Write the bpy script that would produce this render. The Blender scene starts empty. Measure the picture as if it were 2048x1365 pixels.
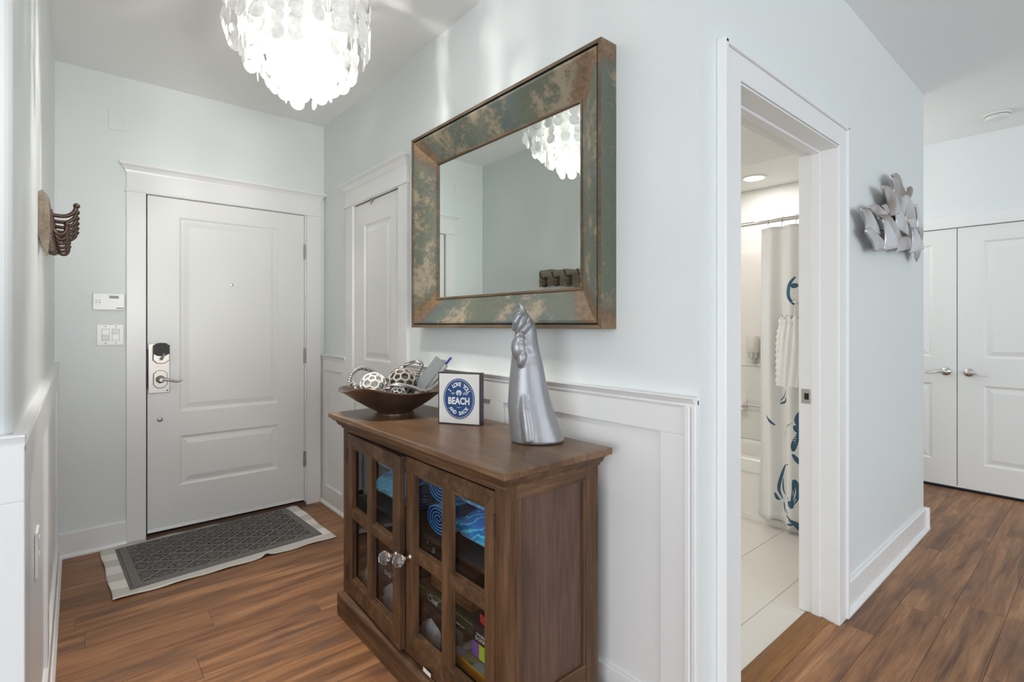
import bpy, bmesh, math, random
from math import pi, sin, cos, sqrt, radians
from mathutils import Vector, Matrix
random.seed(7)
S = bpy.context.scene
COL = S.collection

# ------------------------------------------------------------------ camera
cam_d = bpy.data.cameras.new('camera'); cam = bpy.data.objects.new('camera', cam_d); COL.objects.link(cam)
cam_d.sensor_width = 36.0; cam_d.lens = 36.0*1025.9/2048; cam_d.shift_y = (649.5-682.5)/2048.0
cam_d.clip_start = 0.02; cam_d.clip_end = 100
cam.location = (0, 0, 1.283); cam.rotation_euler = (pi/2, 0, -0.7042)
S.camera = cam
# ------------------------------------------------------------------ world, daylight, exposure
W = bpy.data.worlds.new('World'); S.world = W; W.use_nodes = True
bg = W.node_tree.nodes['Background']; bg.inputs['Color'].default_value = (.80, .90, 1, 1); bg.inputs['Strength'].default_value = 1.0
def area(name, loc, rot, sx, sy, power, color=(1, 1, 1)):
    l = bpy.data.lights.new(name, 'AREA'); l.shape = 'RECTANGLE'; l.size = sx; l.size_y = sy; l.energy = power; l.color = color
    o = bpy.data.objects.new(name, l); COL.objects.link(o); o.location = loc; o.rotation_euler = rot; return o
def point(name, loc, power, r=.05, color=(1, 1, 1)):
    l = bpy.data.lights.new(name, 'POINT'); l.energy = power; l.shadow_soft_size = r; l.color = color
    o = bpy.data.objects.new(name, l); COL.objects.link(o); o.location = loc; return o
# daylight through the living room's two glazed openings (behind and to the left of the camera)
area('daylight_rear', (1.2, -4.42, 1.25), (radians(112), 0, 0), 5.4, 2.2, 25, (.97, .985, 1))
area('daylight_side', (-3.92, -1.6, 1.25), (radians(115), 0, radians(-90)), 4.2, 2.2, 50, (.95, .97, 1))
# unseen fill light added beside the camera to brighten the deep entry
fl_ = area('entry_fill_light', (.36, -.25, 1.38), (radians(101), 0, radians(-4)), .35, .35, 1.7, (1, .985, .95)); fl_.data.spread = radians(50)
point('hall_fill_light', (4.60, 1.95, 2.0), 6.5, .35, (1, .99, .975))     # unseen fill added past the corner to brighten the hall
S.view_settings.view_transform = 'Standard'; S.view_settings.look = 'None'
S.view_settings.exposure = 1.15; S.view_settings.gamma = 1.0; S.view_settings.use_curve_mapping = False
S.cycles.max_bounces = 9; S.cycles.diffuse_bounces = 5; S.cycles.glossy_bounces = 5; S.cycles.transmission_bounces = 8
S.cycles.transparent_max_bounces = 12; S.cycles.sample_clamp_indirect = 4.0
S.cycles.caustics_reflective = False; S.cycles.caustics_refractive = False

# ------------------------------------------------------------------ geometry helpers
class MB:
    def __init__(s): s.v = []; s.f = []; s.m = []
    def add(s, vs, fs, m=0):
        n = len(s.v); s.v += [tuple(v) for v in vs]
        for f in fs: s.f.append(tuple(i+n for i in f)); s.m.append(m)
        return s
    def box(s, x0, x1, y0, y1, z0, z1, m=0):
        x0, x1 = min(x0, x1), max(x0, x1); y0, y1 = min(y0, y1), max(y0, y1); z0, z1 = min(z0, z1), max(z0, z1)
        return s.add([(x0,y0,z0),(x1,y0,z0),(x1,y1,z0),(x0,y1,z0),(x0,y0,z1),(x1,y0,z1),(x1,y1,z1),(x0,y1,z1)],
                     [(0,3,2,1),(4,5,6,7),(0,1,5,4),(1,2,6,5),(2,3,7,6),(3,0,4,7)], m)
    def loft(s, rings, closed=True, caps=True, m=0):
        n = len(rings[0]); vs = [p for r in rings for p in r]; fs = []
        for i in range(len(rings)-1):
            for j in range(n if closed else n-1):
                k = (j+1) % n; fs.append((i*n+j, i*n+k, (i+1)*n+k, (i+1)*n+j))
        if caps and closed:
            fs.append(tuple(range(n-1, -1, -1))); fs.append(tuple(range((len(rings)-1)*n, len(rings)*n)))
        return s.add(vs, fs, m)
    def prism(s, poly, axis, a, b, m=0):
        # poly in the two other axes (in x,y,z order), extruded along axis from a to b
        def P(p, t): return (t, p[0], p[1]) if axis == 'x' else (p[0], t, p[1]) if axis == 'y' else (p[0], p[1], t)
        return s.loft([[P(p, a) for p in poly], [P(p, b) for p in poly]], True, True, m)
    def tube(s, pts, r, n=8, caps=True, m=0):
        pts = [Vector(p) for p in pts]; rs = r if isinstance(r, (list, tuple)) else [r]*len(pts); rings = []
        up = None
        for i, p in enumerate(pts):
            t = (pts[min(i+1, len(pts)-1)]-pts[max(i-1, 0)]).normalized()
            if up is None: up = Vector((0, 0, 1)) if abs(t.z) < .9 else Vector((1, 0, 0))
            a = (up-t*up.dot(t)).normalized(); b = t.cross(a); up = a
            rings.append([p+(a*cos(2*pi*k/n)+b*sin(2*pi*k/n))*rs[i] for k in range(n)])
        return s.loft(rings, True, caps, m)
    def lathe(s, prof, n=32, c=(0, 0, 0), axis='z', caps=True, m=0):
        rings = []
        for r, h in prof:
            ring = []
            for k in range(n):
                a = 2*pi*k/n; x, y = r*cos(a), r*sin(a)
                q = (x, y, h) if axis == 'z' else (x, -h, y) if axis == 'y' else (-h, x, y)
                ring.append((c[0]+q[0], c[1]+q[1], c[2]+q[2]))
            rings.append(ring)
        return s.loft(rings, True, caps, m)
    def ball(s, c, r, n=12, sc=(1, 1, 1), m=0):
        rings = []
        for i in range(1, n//2+1):
            t = pi*i/(n//2+1)
            rings.append([(c[0]+r*sc[0]*sin(t)*cos(2*pi*k/n), c[1]+r*sc[1]*sin(t)*sin(2*pi*k/n), c[2]-r*sc[2]*cos(t)) for k in range(n)])
        return s.loft(rings, True, True, m)
    def grid(s, fn, nu, nv, m=0):
        vs = [fn(i/nu, j/nv) for i in range(nu+1) for j in range(nv+1)]
        fs = [(i*(nv+1)+j, (i+1)*(nv+1)+j, (i+1)*(nv+1)+j+1, i*(nv+1)+j+1) for i in range(nu) for j in range(nv)]
        return s.add(vs, fs, m)
    def join(s, o, M=None, m=None):
        vs = [M @ Vector(v) for v in o.v] if M is not None else o.v
        n = len(s.v); s.v += [tuple(v) for v in vs]
        for f, k in zip(o.f, o.m): s.f.append(tuple(i+n for i in f)); s.m.append(k if m is None else m)
        return s
    def xf(s, M): s.v = [tuple(M @ Vector(v)) for v in s.v]; return s

ORG = {}
def props(o, label=None, cat=None, group=None, kind=None):
    if label: o['label'] = label
    if cat: o['category'] = cat
    if group: o['group'] = group
    if kind: o['kind'] = kind
    return o
def thing(name, loc, label=None, cat=None, group=None, kind=None, rz=0):
    o = bpy.data.objects.new(name, None); COL.objects.link(o); o.empty_display_size = .05
    o.location = loc; o.rotation_euler = (0, 0, rz); ORG[o] = Vector(loc)
    return props(o, label, cat, group, kind)
def obj(name, mb, mat, parent=None, local=False, smooth=False, bevel=0, seg=2, label=None, cat=None, group=None, kind=None, origin=None, autosm=None):
    me = bpy.data.meshes.new(name)
    o = bpy.data.objects.new(name, me); COL.objects.link(o)
    if parent is not None:
        org = Vector((0, 0, 0)) if local else ORG[parent]
        o.parent = parent; ORG[o] = ORG.get(parent, Vector((0, 0, 0)))
    else:
        if origin is None:
            xs, ys, zs = zip(*mb.v); origin = ((min(xs)+max(xs))/2, (min(ys)+max(ys))/2, min(zs))
        org = Vector(origin); o.location = org; ORG[o] = org
    me.from_pydata([(v[0]-org[0], v[1]-org[1], v[2]-org[2]) for v in mb.v], [], mb.f)
    for mt in (mat if isinstance(mat, (list, tuple)) else [mat]): me.materials.append(mt)
    if any(mb.m): me.polygons.foreach_set('material_index', mb.m)
    bm = bmesh.new(); bm.from_mesh(me); bmesh.ops.recalc_face_normals(bm, faces=bm.faces[:]); bm.to_mesh(me); bm.free()
    if smooth: me.polygons.foreach_set('use_smooth', [True]*len(me.polygons))
    if autosm: me.set_sharp_from_angle(angle=radians(autosm))
    if bevel:
        md = o.modifiers.new('bevel', 'BEVEL'); md.width = bevel; md.segments = seg; md.limit_method = 'ANGLE'; md.angle_limit = radians(40)
    me.update()
    return props(o, label, cat, group, kind)
def struct(name, mb, mat, parent=None, label=None, **k):
    o = obj(name, mb, mat, parent, **k)
    if parent is None: o['kind'] = 'structure'
    if label: o['label'] = label
    return o
def text_mb(s, size, extrude=.0004, align='CENTER', shear=0, sx=1.0, bold=0):
    c = bpy.data.curves.new('t', 'FONT'); c.body = s; c.size = size; c.extrude = extrude; c.align_x = align; c.align_y = 'CENTER'; c.shear = shear; c.offset = bold; c.resolution_u = 2
    o = bpy.data.objects.new('t', c); COL.objects.link(o); bpy.context.view_layer.update()
    me = bpy.data.meshes.new_from_object(o.evaluated_get(bpy.context.evaluated_depsgraph_get()))
    mb = MB(); mb.add([(v.co.x*sx, -v.co.z, v.co.y) for v in me.vertices], [tuple(p.vertices) for p in me.polygons])  # x right, z up, facing -y
    bpy.data.objects.remove(o); bpy.data.curves.remove(c); bpy.data.meshes.remove(me)
    return mb
def T(x, y, z): return Matrix.Translation((x, y, z))
def RZ(a): return Matrix.Rotation(a, 4, 'Z')
def RX(a): return Matrix.Rotation(a, 4, 'X')
def RY(a): return Matrix.Rotation(a, 4, 'Y')
FX = RZ(-pi/2)        # local front (-y) looks towards -x

# ------------------------------------------------------------------ materials
def new_mat(name):
    m = bpy.data.materials.new(name); m.use_nodes = True
    return m, m.node_tree.nodes, m.node_tree.links, m.node_tree.nodes['Principled BSDF']
def setp(b, **k):
    for a, v in k.items(): b.inputs[a.replace('_', ' ')].default_value = v
def bumpify(n, l, b, scale, strength, dist=.002, detail=3, vec=None, src=None):
    if src is None:
        t = n.new('ShaderNodeTexNoise'); t.inputs['Scale'].default_value = scale; t.inputs['Detail'].default_value = detail
        if vec is None:
            tc = n.new('ShaderNodeTexCoord'); vec = tc.outputs['Object']
        l.new(vec, t.inputs['Vector']); src = t.outputs['Fac']
    bp = n.new('ShaderNodeBump'); bp.inputs['Strength'].default_value = strength; bp.inputs['Distance'].default_value = dist
    l.new(src, bp.inputs['Height']); l.new(bp.outputs['Normal'], b.inputs['Normal'])
def plain(name, c, rough=.5, metal=0, bump=None, **k):
    m, n, l, b = new_mat(name); setp(b, Base_Color=(*c, 1), Roughness=rough, Metallic=metal)
    for a, v in k.items(): setp(b, **{a: v})
    if bump: bumpify(n, l, b, *bump)
    return m
def mixc(n, l, fac, a, b):
    x = n.new('ShaderNodeMix'); x.data_type = 'RGBA'
    if fac is not None:
        (l.new(fac, x.inputs[0]) if not isinstance(fac, float) else setattr(x.inputs[0], 'default_value', fac))
    for v, i in ((a, 6), (b, 7)):
        if isinstance(v, tuple): x.inputs[i].default_value = (*v[:3], 1)
        else: l.new(v, x.inputs[i])
    return x.outputs[2]
def ramp(n, l, fac, stops):
    r = n.new('ShaderNodeValToRGB'); e = r.color_ramp.elements
    while len(e) < len(stops): e.new(.5)
    for q, (p, c) in zip(e, stops): q.position = p; q.color = (*c, 1) if len(c) == 3 else c
    if fac is not None: l.new(fac, r.inputs[0])
    return r.outputs[0]
def noise(n, l, vec, scale, detail=4, rough=.55, dist=0):
    t = n.new('ShaderNodeTexNoise'); t.inputs['Scale'].default_value = scale; t.inputs['Detail'].default_value = detail
    t.inputs['Roughness'].default_value = rough; t.inputs['Distortion'].default_value = dist; l.new(vec, t.inputs['Vector']); return t.outputs['Fac']
def mapping(n, l, vec, sc=(1, 1, 1), loc=None, rot=(0, 0, 0)):
    p = n.new('ShaderNodeMapping'); p.inputs['Scale'].default_value = sc; p.inputs['Rotation'].default_value = rot; l.new(vec, p.inputs['Vector'])
    if loc is not None: l.new(loc, p.inputs['Location'])
    return p.outputs['Vector']
def coords(n, rand=True, l=None):
    tc = n.new('ShaderNodeTexCoord'); v = tc.outputs['Object']
    if not rand: return v, None
    oi = n.new('ShaderNodeObjectInfo'); r = oi.outputs['Random']
    vm = n.new('ShaderNodeVectorMath'); vm.operation = 'SCALE'; vm.inputs[0].default_value = (37.1, 19.7, 53.3); l.new(r, vm.inputs['Scale'])
    va = n.new('ShaderNodeVectorMath'); va.operation = 'ADD'; l.new(v, va.inputs[0]); l.new(vm.outputs[0], va.inputs[1])
    return va.outputs[0], r
def wood(name, axis, dark, mid, light, rough=.4, fine=60, spread=.35, smudge=None, tint=.25, bump=.15, warp=.6, coat=0):
    m, n, l, b = new_mat(name); v, r = coords(n, True, l)
    along, across = 1.3, (16.0 if name.startswith('walnut') else 10.0)
    sc = {'x': (along, across, across), 'y': (across, along, across), 'z': (across, across, along)}[axis]
    g = mapping(n, l, v, sc); n1 = noise(n, l, g, 1.0, 6, .62, warp)
    f = {'x': (3, fine, fine), 'y': (fine, 3, fine), 'z': (fine, fine, 3)}[axis]
    n2 = noise(n, l, mapping(n, l, v, f), 2.0, 3, .6)
    if not name.startswith('walnut'):
        n9 = noise(n, l, mapping(n, l, v, tuple(q*3.6 if q > 5 else q*2.2 for q in sc)), 1.0, 4, .6, .4)
        mx_ = n.new('ShaderNodeMath'); mx_.operation = 'MULTIPLY_ADD'; mx_.inputs[1].default_value = .5; l.new(n9, mx_.inputs[0])
        hf = n.new('ShaderNodeMath'); hf.operation = 'MULTIPLY_ADD'; hf.inputs[1].default_value = .75; hf.inputs[2].default_value = -.125; l.new(n1, hf.inputs[0]); l.new(hf.outputs[0], mx_.inputs[2]); n1 = mx_.outputs[0]
    c1 = ramp(n, l, n1, [(.5-spread*.55, dark), (.5, mid), (.5+spread*.5, light)])
    c2 = ramp(n, l, n2, [(.3, tuple(x*.72 for x in mid)), (.7, (1, 1, 1))])
    mm = n.new('ShaderNodeMix'); mm.data_type = 'RGBA'; mm.blend_type = 'MULTIPLY'; mm.inputs[0].default_value = .45; l.new(c1, mm.inputs[6]); l.new(c2, mm.inputs[7])
    col = mm.outputs[2]
    if smudge:
        s3 = {'x': (1.6, 7, 7), 'y': (7, 1.6, 7), 'z': (7, 7, 1.6)}[axis]
        n3 = noise(n, l, mapping(n, l, v, s3), 1.3, 3, .5, .4)
        col = mixc(n, l, ramp(n, l, n3, [(.52, (0, 0, 0)), (.70, (.75, .75, .75))]), col, smudge)
    if tint:
        hs = n.new('ShaderNodeHueSaturation'); mr = n.new('ShaderNodeMapRange'); mr.inputs[3].default_value = 1-tint; mr.inputs[4].default_value = 1+tint
        l.new(r, mr.inputs[0]); l.new(mr.outputs[0], hs.inputs['Value']); l.new(col, hs.inputs['Color']); col = hs.outputs[0]
    l.new(col, b.inputs['Base Color']); setp(b, Roughness=rough, Specular_IOR_Level=.35)
    if coat: setp(b, Coat_Weight=coat, Coat_Roughness=.15)
    bumpify(n, l, b, 0, bump, .001, src=n2)
    return m
def emit(name, c, s):
    m, n, l, b = new_mat(name); setp(b, Base_Color=(*c, 1), Emission_Color=(*c, 1), Emission_Strength=s); return m

AQUA = plain('aqua_wall_paint', (.79, .825, .818), .55, bump=(160, .12, .002, 4))
WARMWALL = plain('cream_wall_paint', (.78, .75, .70), .55, bump=(120, .35, .003, 4))
CEILM = plain('ceiling_paint', (.93, .93, .92), .8, bump=(180, .1, .002, 3))
TRIM = plain('white_trim_paint', (.85, .85, .845), .32)
DOORM = plain('white_door_paint', (.83, .83, .81), .36, bump=(90, .05, .001, 3))
BATHW = plain('bathroom_white_paint', (.86, .855, .825), .6)
ACRYL = plain('white_acrylic', (.83, .80, .76), .18)
FLOORW = wood('walnut_plank_floor', 'x', (.145, .066, .030), (.345, .166, .074), (.52, .27, .13), .40, 90, .36, (.105, .056, .038), .10, .12, .7)
CONS = {a: wood('brown_console_wood_'+a, a, (.042, .019, .009), (.145, .072, .034), (.27, .150, .076), .5, 55, .5, (.05, .026, .017), .08, .3, .9) for a in 'xyz'}
CTOP = wood('console_top_wood', 'y', (.095, .050, .026), (.215, .122, .064), (.325, .20, .112), .30, 60, .6, (.085, .047, .03), 0, .15, .9)
CPANEL = wood('console_side_panel_wood', 'z', (.085, .045, .030), (.145, .082, .058), (.20, .115, .08), .5, 45, 1.0, (.07, .04, .03), 0, .2, 1.6)
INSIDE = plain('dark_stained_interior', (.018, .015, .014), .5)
DARK = plain('dark_gap', (.012, .010, .009), .7)
NICKEL = plain('satin_nickel', (.50, .465, .43), .42, 1)
CHROME = plain('polished_chrome', (.72, .70, .68), .09, 1)
BLACKP = plain('black_plastic', (.010, .009, .009), .5)
WHITEP = plain('white_plastic', (.80, .80, .79), .3)
OFFP = plain('switch_rocker_plastic', (.74, .74, .73), .35)
IRON = plain('bronzed_iron', (.085, .052, .04), .45, .7, bump=(140, .4, .002))
SILVER = plain('silver_paint', (.30, .30, .315), .33, .5, bump=(38, .25, .004, 5))
DRIFT = wood('grey_weathered_board', 'y', (.16, .12, .085), (.30, .25, .19), (.45, .40, .33), .8, 80, .5, None, 0, .8)
MIRR = plain('mirror_silvering', (.77, .825, .80), .0, 1)
TILE = plain('cream_floor_tile', (.80, .76, .70), .3, bump=(7, .05, .003))
GROUT = plain('pale_grout', (.60, .56, .50), .9)
OAK = wood('honey_threshold_wood', 'x', (.17, .075, .02), (.30, .14, .042), (.40, .20, .07), .35, 80, .5, None, 0, .2)
SILL = plain('brown_threshold_metal', (.07, .035, .02), .5)

# glass for the console doors: thin pane, clear with a Fresnel sheen
def pane_mat(name, tint=(1, 1, 1)):
    m, n, l, b = new_mat(name); n.remove(b); out = n['Material Output']
    t = n.new('ShaderNodeBsdfTransparent'); t.inputs[0].default_value = (*tint, 1); g = n.new('ShaderNodeBsdfGlossy'); g.inputs['Roughness'].default_value = .02
    lw = n.new('ShaderNodeLayerWeight'); lw.inputs['Blend'].default_value = .5; pw = n.new('ShaderNodeMath'); pw.operation = 'POWER'; pw.inputs[1].default_value = 5; l.new(lw.outputs['Facing'], pw.inputs[0])
    f = n.new('ShaderNodeMath'); f.operation = 'MULTIPLY_ADD'; f.inputs[1].default_value = .9; f.inputs[2].default_value = .02; l.new(pw.outputs[0], f.inputs[0]); mx = n.new('ShaderNodeMixShader')
    l.new(f.outputs[0], mx.inputs[0]); l.new(t.outputs[0], mx.inputs[1]); l.new(g.outputs[0], mx.inputs[2]); l.new(mx.outputs[0], out.inputs[0]); return m
PANE = pane_mat('cabinet_glass', (.93, .94, .94))
CRYS = plain('crystal_glass', (1, 1, 1), .015); CRYS.node_tree.nodes['Principled BSDF'].inputs['Transmission Weight'].default_value = .96
def plastic_bag_mat():
    m, n, l, b = new_mat('clear_plastic_bag'); out = n['Material Output']; setp(b, Base_Color=(.72, .74, .77, 1), Roughness=.18)
    t = n.new('ShaderNodeBsdfTransparent'); mx = n.new('ShaderNodeMixShader'); mx.inputs[0].default_value = .45
    l.new(t.outputs[0], mx.inputs[1]); l.new(b.outputs[0], mx.inputs[2]); l.new(mx.outputs[0], out.inputs[0]); return m
BAG = plastic_bag_mat()
def capiz_mat():
    m, n, l, b = new_mat('capiz_shell'); out = n['Material Output']
    v, r = coords(n, True, l); c = ramp(n, l, noise(n, l, v, 60, 4), [(.3, (.68, .68, .67)), (.7, (.86, .86, .85))])
    l.new(c, b.inputs['Base Color']); setp(b, Roughness=.3)
    t = n.new('ShaderNodeBsdfTranslucent'); l.new(c, t.inputs[0]); mx = n.new('ShaderNodeMixShader'); mx.inputs[0].default_value = .5; setp(b, Emission_Color=(1, .99, .97, 1), Emission_Strength=.08)  # weak emission added so the shells look lit; shell itself gives no light
    l.new(b.outputs[0], mx.inputs[1]); l.new(t.outputs[0], mx.inputs[2]); l.new(mx.outputs[0], out.inputs[0])
    return m
CAPIZ = capiz_mat()
def distressed():
    m, n, l, b = new_mat('distressed_teal_frame_paint'); v, r = coords(n, True, l)
    def mad(x, k, y):
        q = n.new('ShaderNodeMath'); q.operation = 'MULTIPLY_ADD'; q.inputs[1].default_value = k; l.new(x, q.inputs[0])
        if isinstance(y, float): q.inputs[2].default_value = y
        else: l.new(y, q.inputs[2])
        return q.outputs[0]
    fine = noise(n, l, mapping(n, l, v, (1, .55, 1)), 60, 6, .85); med = noise(n, l, v, 16, 5, .7, .5); big = noise(n, l, v, 4.0, 3, .5); blu = noise(n, l, v, 3.1, 2)
    at = n.new('ShaderNodeAttribute'); at.attribute_name = 'wear'
    teal = mixc(n, l, ramp(n, l, blu, [(.48, (0, 0, 0)), (.66, (1, 1, 1))]), (.100, .125, .096), (.088, .128, .14))
    teal = mixc(n, l, ramp(n, l, fine, [(.35, (0, 0, 0)), (.7, (.7, .7, .7))]), teal, (.165, .158, .105))
    k1 = mad(fine, .45, mad(med, .35, mad(big, .5, 0.0)))
    tan = mixc(n, l, ramp(n, l, k1, [(.645, (0, 0, 0)), (.735, (.85, .85, .85))]), teal, (.27, .21, .13))
    k1b = mad(fine, .30, mad(big, .45, mad(med, .5, 0.0))); tan = mixc(n, l, ramp(n, l, k1b, [(.655, (0, 0, 0)), (.725, (.7, .7, .7))]), tan, (.34, .29, .22))
    hp = n.new('ShaderNodeMath'); hp.operation = 'ADD'; l.new(at.outputs['Fac'], hp.inputs[0]); l.new(mad(fine, .75, mad(med, .55, -.66)), hp.inputs[1])
    k2 = hp.outputs[0]
    br = mixc(n, l, ramp(n, l, k2, [(.42, (0, 0, 0)), (.56, (.92, .92, .92))]), tan, (.135, .075, .038))
    br = mixc(n, l, ramp(n, l, mad(fine, .6, k2), [(.78, (0, 0, 0)), (.98, (.6, .6, .6))]), br, (.30, .20, .115))
    l.new(br, b.inputs['Base Color']); setp(b, Roughness=.5, Specular_IOR_Level=.4); bumpify(n, l, b, 0, .35, .002, src=k1); return m
FRAME = distressed()
RIMW = wood('worn_tan_rim', 'y', (.07, .05, .034), (.17, .115, .07), (.27, .195, .12), .6, 60, .6, None, 0, .5)
def carpet_mat():
    m, n, l, b = new_mat('charcoal_mat_pile'); v, r = coords(n, True, l)
    c = ramp(n, l, noise(n, l, v, 420, 2, .8), [(.32, (.10, .093, .086)), (.55, (.205, .193, .180)), (.72, (.42, .40, .37))])
    l.new(c, b.inputs['Base Color']); setp(b, Roughness=.95); bumpify(n, l, b, 500, .7, .003, 2); return m
MATM = carpet_mat()
def rug_mat():
    # checked flat-weave: bands woven across, the field shows only in the end margins
    m, n, l, b = new_mat('grey_check_flatweave'); tc = n.new('ShaderNodeTexCoord'); sp = n.new('ShaderNodeSeparateXYZ'); l.new(tc.outputs['Object'], sp.inputs[0])
    w = n.new('ShaderNodeMath'); w.operation = 'PINGPONG'; w.inputs[1].default_value = .1; l.new(sp.outputs[1], w.inputs[0])
    st = n.new('ShaderNodeMath'); st.operation = 'GREATER_THAN'; st.inputs[1].default_value = .052; l.new(w.outputs[0], st.inputs[0])
    c = mixc(n, l, st.outputs[0], (.86, .82, .77), (.63, .60, .555))
    f = noise(n, l, tc.outputs['Object'], 300, 2); c2 = mixc(n, l, ramp(n, l, f, [(.4, (0, 0, 0)), (.8, (.35, .35, .35))]), c, (.35, .34, .32))
    l.new(c2, b.inputs['Base Color']); setp(b, Roughness=.9); bumpify(n, l, b, 400, .4, .001, 2); return m
RUGM = rug_mat()
def towel_mat():
    m, n, l, b = new_mat('blue_wave_towel'); v, r = coords(n, True, l)
    w = n.new('ShaderNodeTexWave'); w.wave_type = 'RINGS'; w.inputs['Scale'].default_value = 15; w.inputs['Distortion'].default_value = 7; w.inputs['Detail'].default_value = 1.2; w.inputs['Detail Scale'].default_value = 1.6
    l.new(v, w.inputs['Vector']); n1 = noise(n, l, v, 7, 2)
    c = mixc(n, l, ramp(n, l, n1, [(.42, (0, 0, 0)), (.58, (1, 1, 1))]), (.012, .22, .74), (.02, .50, .92))
    c2 = mixc(n, l, ramp(n, l, w.outputs['Fac'], [(.70, (0, 0, 0)), (.90, (1, 1, 1))]), c, (.10, .78, .95))
    l.new(c2, b.inputs['Base Color']); setp(b, Roughness=.95, Sheen_Weight=.3); bumpify(n, l, b, 260, .5, .002, 2); return m
TOWELM = towel_mat()
TOWELE = plain('blue_towel_edge', (.022, .26, .70), .95, bump=(260, .5, .002, 2))
TOWELD = plain('navy_towel_shade', (.004, .03, .14), .95)  # darker copy for the gaps between turns, shade put into the colour
def puzzle_mat():
    m, n, l, b = new_mat('colourful_puzzle_print'); v, r = coords(n, True, l)
    vo = n.new('ShaderNodeTexVoronoi'); vo.inputs['Scale'].default_value = 22; l.new(v, vo.inputs['Vector'])
    sp = n.new('ShaderNodeSeparateColor'); l.new(vo.outputs['Color'], sp.inputs[0])
    cr = ramp(n, l, sp.outputs[0], [(0, (.62, .42, .02)), (.25, (.05, .16, .34)), (.5, (.55, .55, .52)), (.7, (.70, .50, .05)), (.85, (.08, .25, .10))])
    l.new(cr, b.inputs['Base Color']); setp(b, Roughness=.35); return m
PUZZ = puzzle_mat()
def bowl_mat():
    m, n, l, b = new_mat('bronze_bowl_metal'); v, r = coords(n, True, l)
    c = ramp(n, l, noise(n, l, v, 9, 5, .6), [(.3, (.17, .105, .078)), (.7, (.38, .275, .225))])
    l.new(c, b.inputs['Base Color']); setp(b, Roughness=.3, Metallic=.85); bumpify(n, l, b, 60, .15, .002); return m
BRONZE = bowl_mat()
def rope_mat():
    m, n, l, b = new_mat('twisted_silver_rope'); v, r = coords(n, False)
    w = n.new('ShaderNodeTexWave'); w.bands_direction = 'DIAGONAL'; w.inputs['Scale'].default_value = 38; w.inputs['Distortion'].default_value = .6; l.new(v, w.inputs['Vector'])
    c = ramp(n, l, w.outputs['Fac'], [(.2, (.20, .19, .18)), (.7, (.62, .61, .60))]); l.new(c, b.inputs['Base Color']); setp(b, Metallic=.7, Roughness=.35)
    bumpify(n, l, b, 0, .8, .004, src=w.outputs['Fac']); return m
ROPE = rope_mat()
def sail_mat():
    m, n, l, b = new_mat('brushed_sail_metal'); v, r = coords(n, True, l)
    c = ramp(n, l, noise(n, l, v, 3.2, 2), [(.35, (.30, .235, .205)), (.5, (.55, .52, .52)), (.65, (.72, .73, .77))])
    l.new(c, b.inputs['Base Color']); setp(b, Metallic=.6, Roughness=.38); bumpify(n, l, b, 0, .1, .001, src=noise(n, l, mapping(n, l, v, (8, 8, 220)), 2)); return m
SAILM = sail_mat()
CLOTH = plain('white_curtain_cloth', (.82, .81, .79), .9, bump=(300, .2, .001)); CLOTH.node_tree.nodes['Principled BSDF'].inputs['Sheen Weight'].default_value = .2
BLUEINK = plain('slate_blue_print', (.055, .135, .21), .9)
SIGNBLUE = plain('sign_blue_print', (.004, .048, .18), .5); SIGNW = plain('sign_whitewash', (.70, .69, .67), .6, bump=(30, .2, .001)); INKW = plain('white_ink', (.80, .80, .78), .5)
SIGNBLK = plain('sign_black_edge', (.022, .022, .032), .4)
def col(name, c, r=.4): return plain(name, c, r)

# ------------------------------------------------------------------ room shell
H = 2.724; XA = 1.378; XL = -.09; D = 3.746; YB = .781; YB2 = .915; XE = 4.05; XC = 5.21
struct('wall_back', MB().box(-.25, .318, D, D+.16, 0, H).box(1.246, 1.55, D, D+.16, 0, H).box(.318, 1.246, D, D+.16, 2.068, H), AQUA, label='pale aqua entry wall around the front door')
struct('wall_right', MB().box(XA, 1.50, YB2, 2.58, 0, H).box(XA, 1.50, 3.195, D, 0, H).box(XA, 1.50, 2.58, 3.195, 2.055, H), AQUA, label='pale aqua wall behind the mirror and console')
struct('wall_hall', MB().box(XA, 1.582, YB, YB2, 0, H).box(2.478, XE, YB, YB2, 0, H).box(1.582, 2.478, YB, YB2, 2.045, H), AQUA, label='pale aqua wall holding the bathroom doorway and sail art')
rb = .022
arc = [(XL-rb+rb*cos(a), 1.32+rb-rb*sin(a)) for a in [pi/2*k/6 for k in range(7)]]
struct('wall_left', MB().prism([(XL, D), (XL-.12, D), (XL-.12, 1.32)] + arc[::-1], 'z', 0, H), AQUA, label='pale aqua wall with the coat hook board')
struct('wall_near', MB().box(-4.0, XL-.12, 1.32, 1.44, 0, H), WARMWALL, label='cream textured wall beside the entry corner')
struct('wall_end', MB().box(XC, XC+.12, -.02, 1.62, 2.035, H).box(XC, XC+.12, -4.5, -.02, 0, H).box(XC, XC+.12, 1.62, 2.4, 0, H).box(XC+.11, XC+.12, -.02, 1.62, 0, 2.035), AQUA, label='hall wall around the white closet doors')
struct('wall_corridor', MB().box(XE-.1, XE, YB2, 2.4, 0, H).box(XE, XC, 2.4, 2.5, 0, H), AQUA, label='side walls of the corridor past the sail art')
struct('wall_rear', MB().box(-4.0, -1.5, -4.6, -4.5, 0, H).box(3.9, XC+.12, -4.6, -4.5, 0, H).box(-1.5, 3.9, -4.6, -4.5, 2.35, H).box(-1.5, 3.9, -4.6, -4.5, 0, .12), WARMWALL, label='living room wall with glazed opening behind the viewer')
struct('wall_side', MB().box(-4.1, -4.0, -4.6, -3.7, 0, H).box(-4.1, -4.0, .5, 1.44, 0, H).box(-4.1, -4.0, -3.7, .5, 2.35, H).box(-4.1, -4.0, -3.7, .5, 0, .12), WARMWALL, label='living room side wall with wide window')
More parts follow.
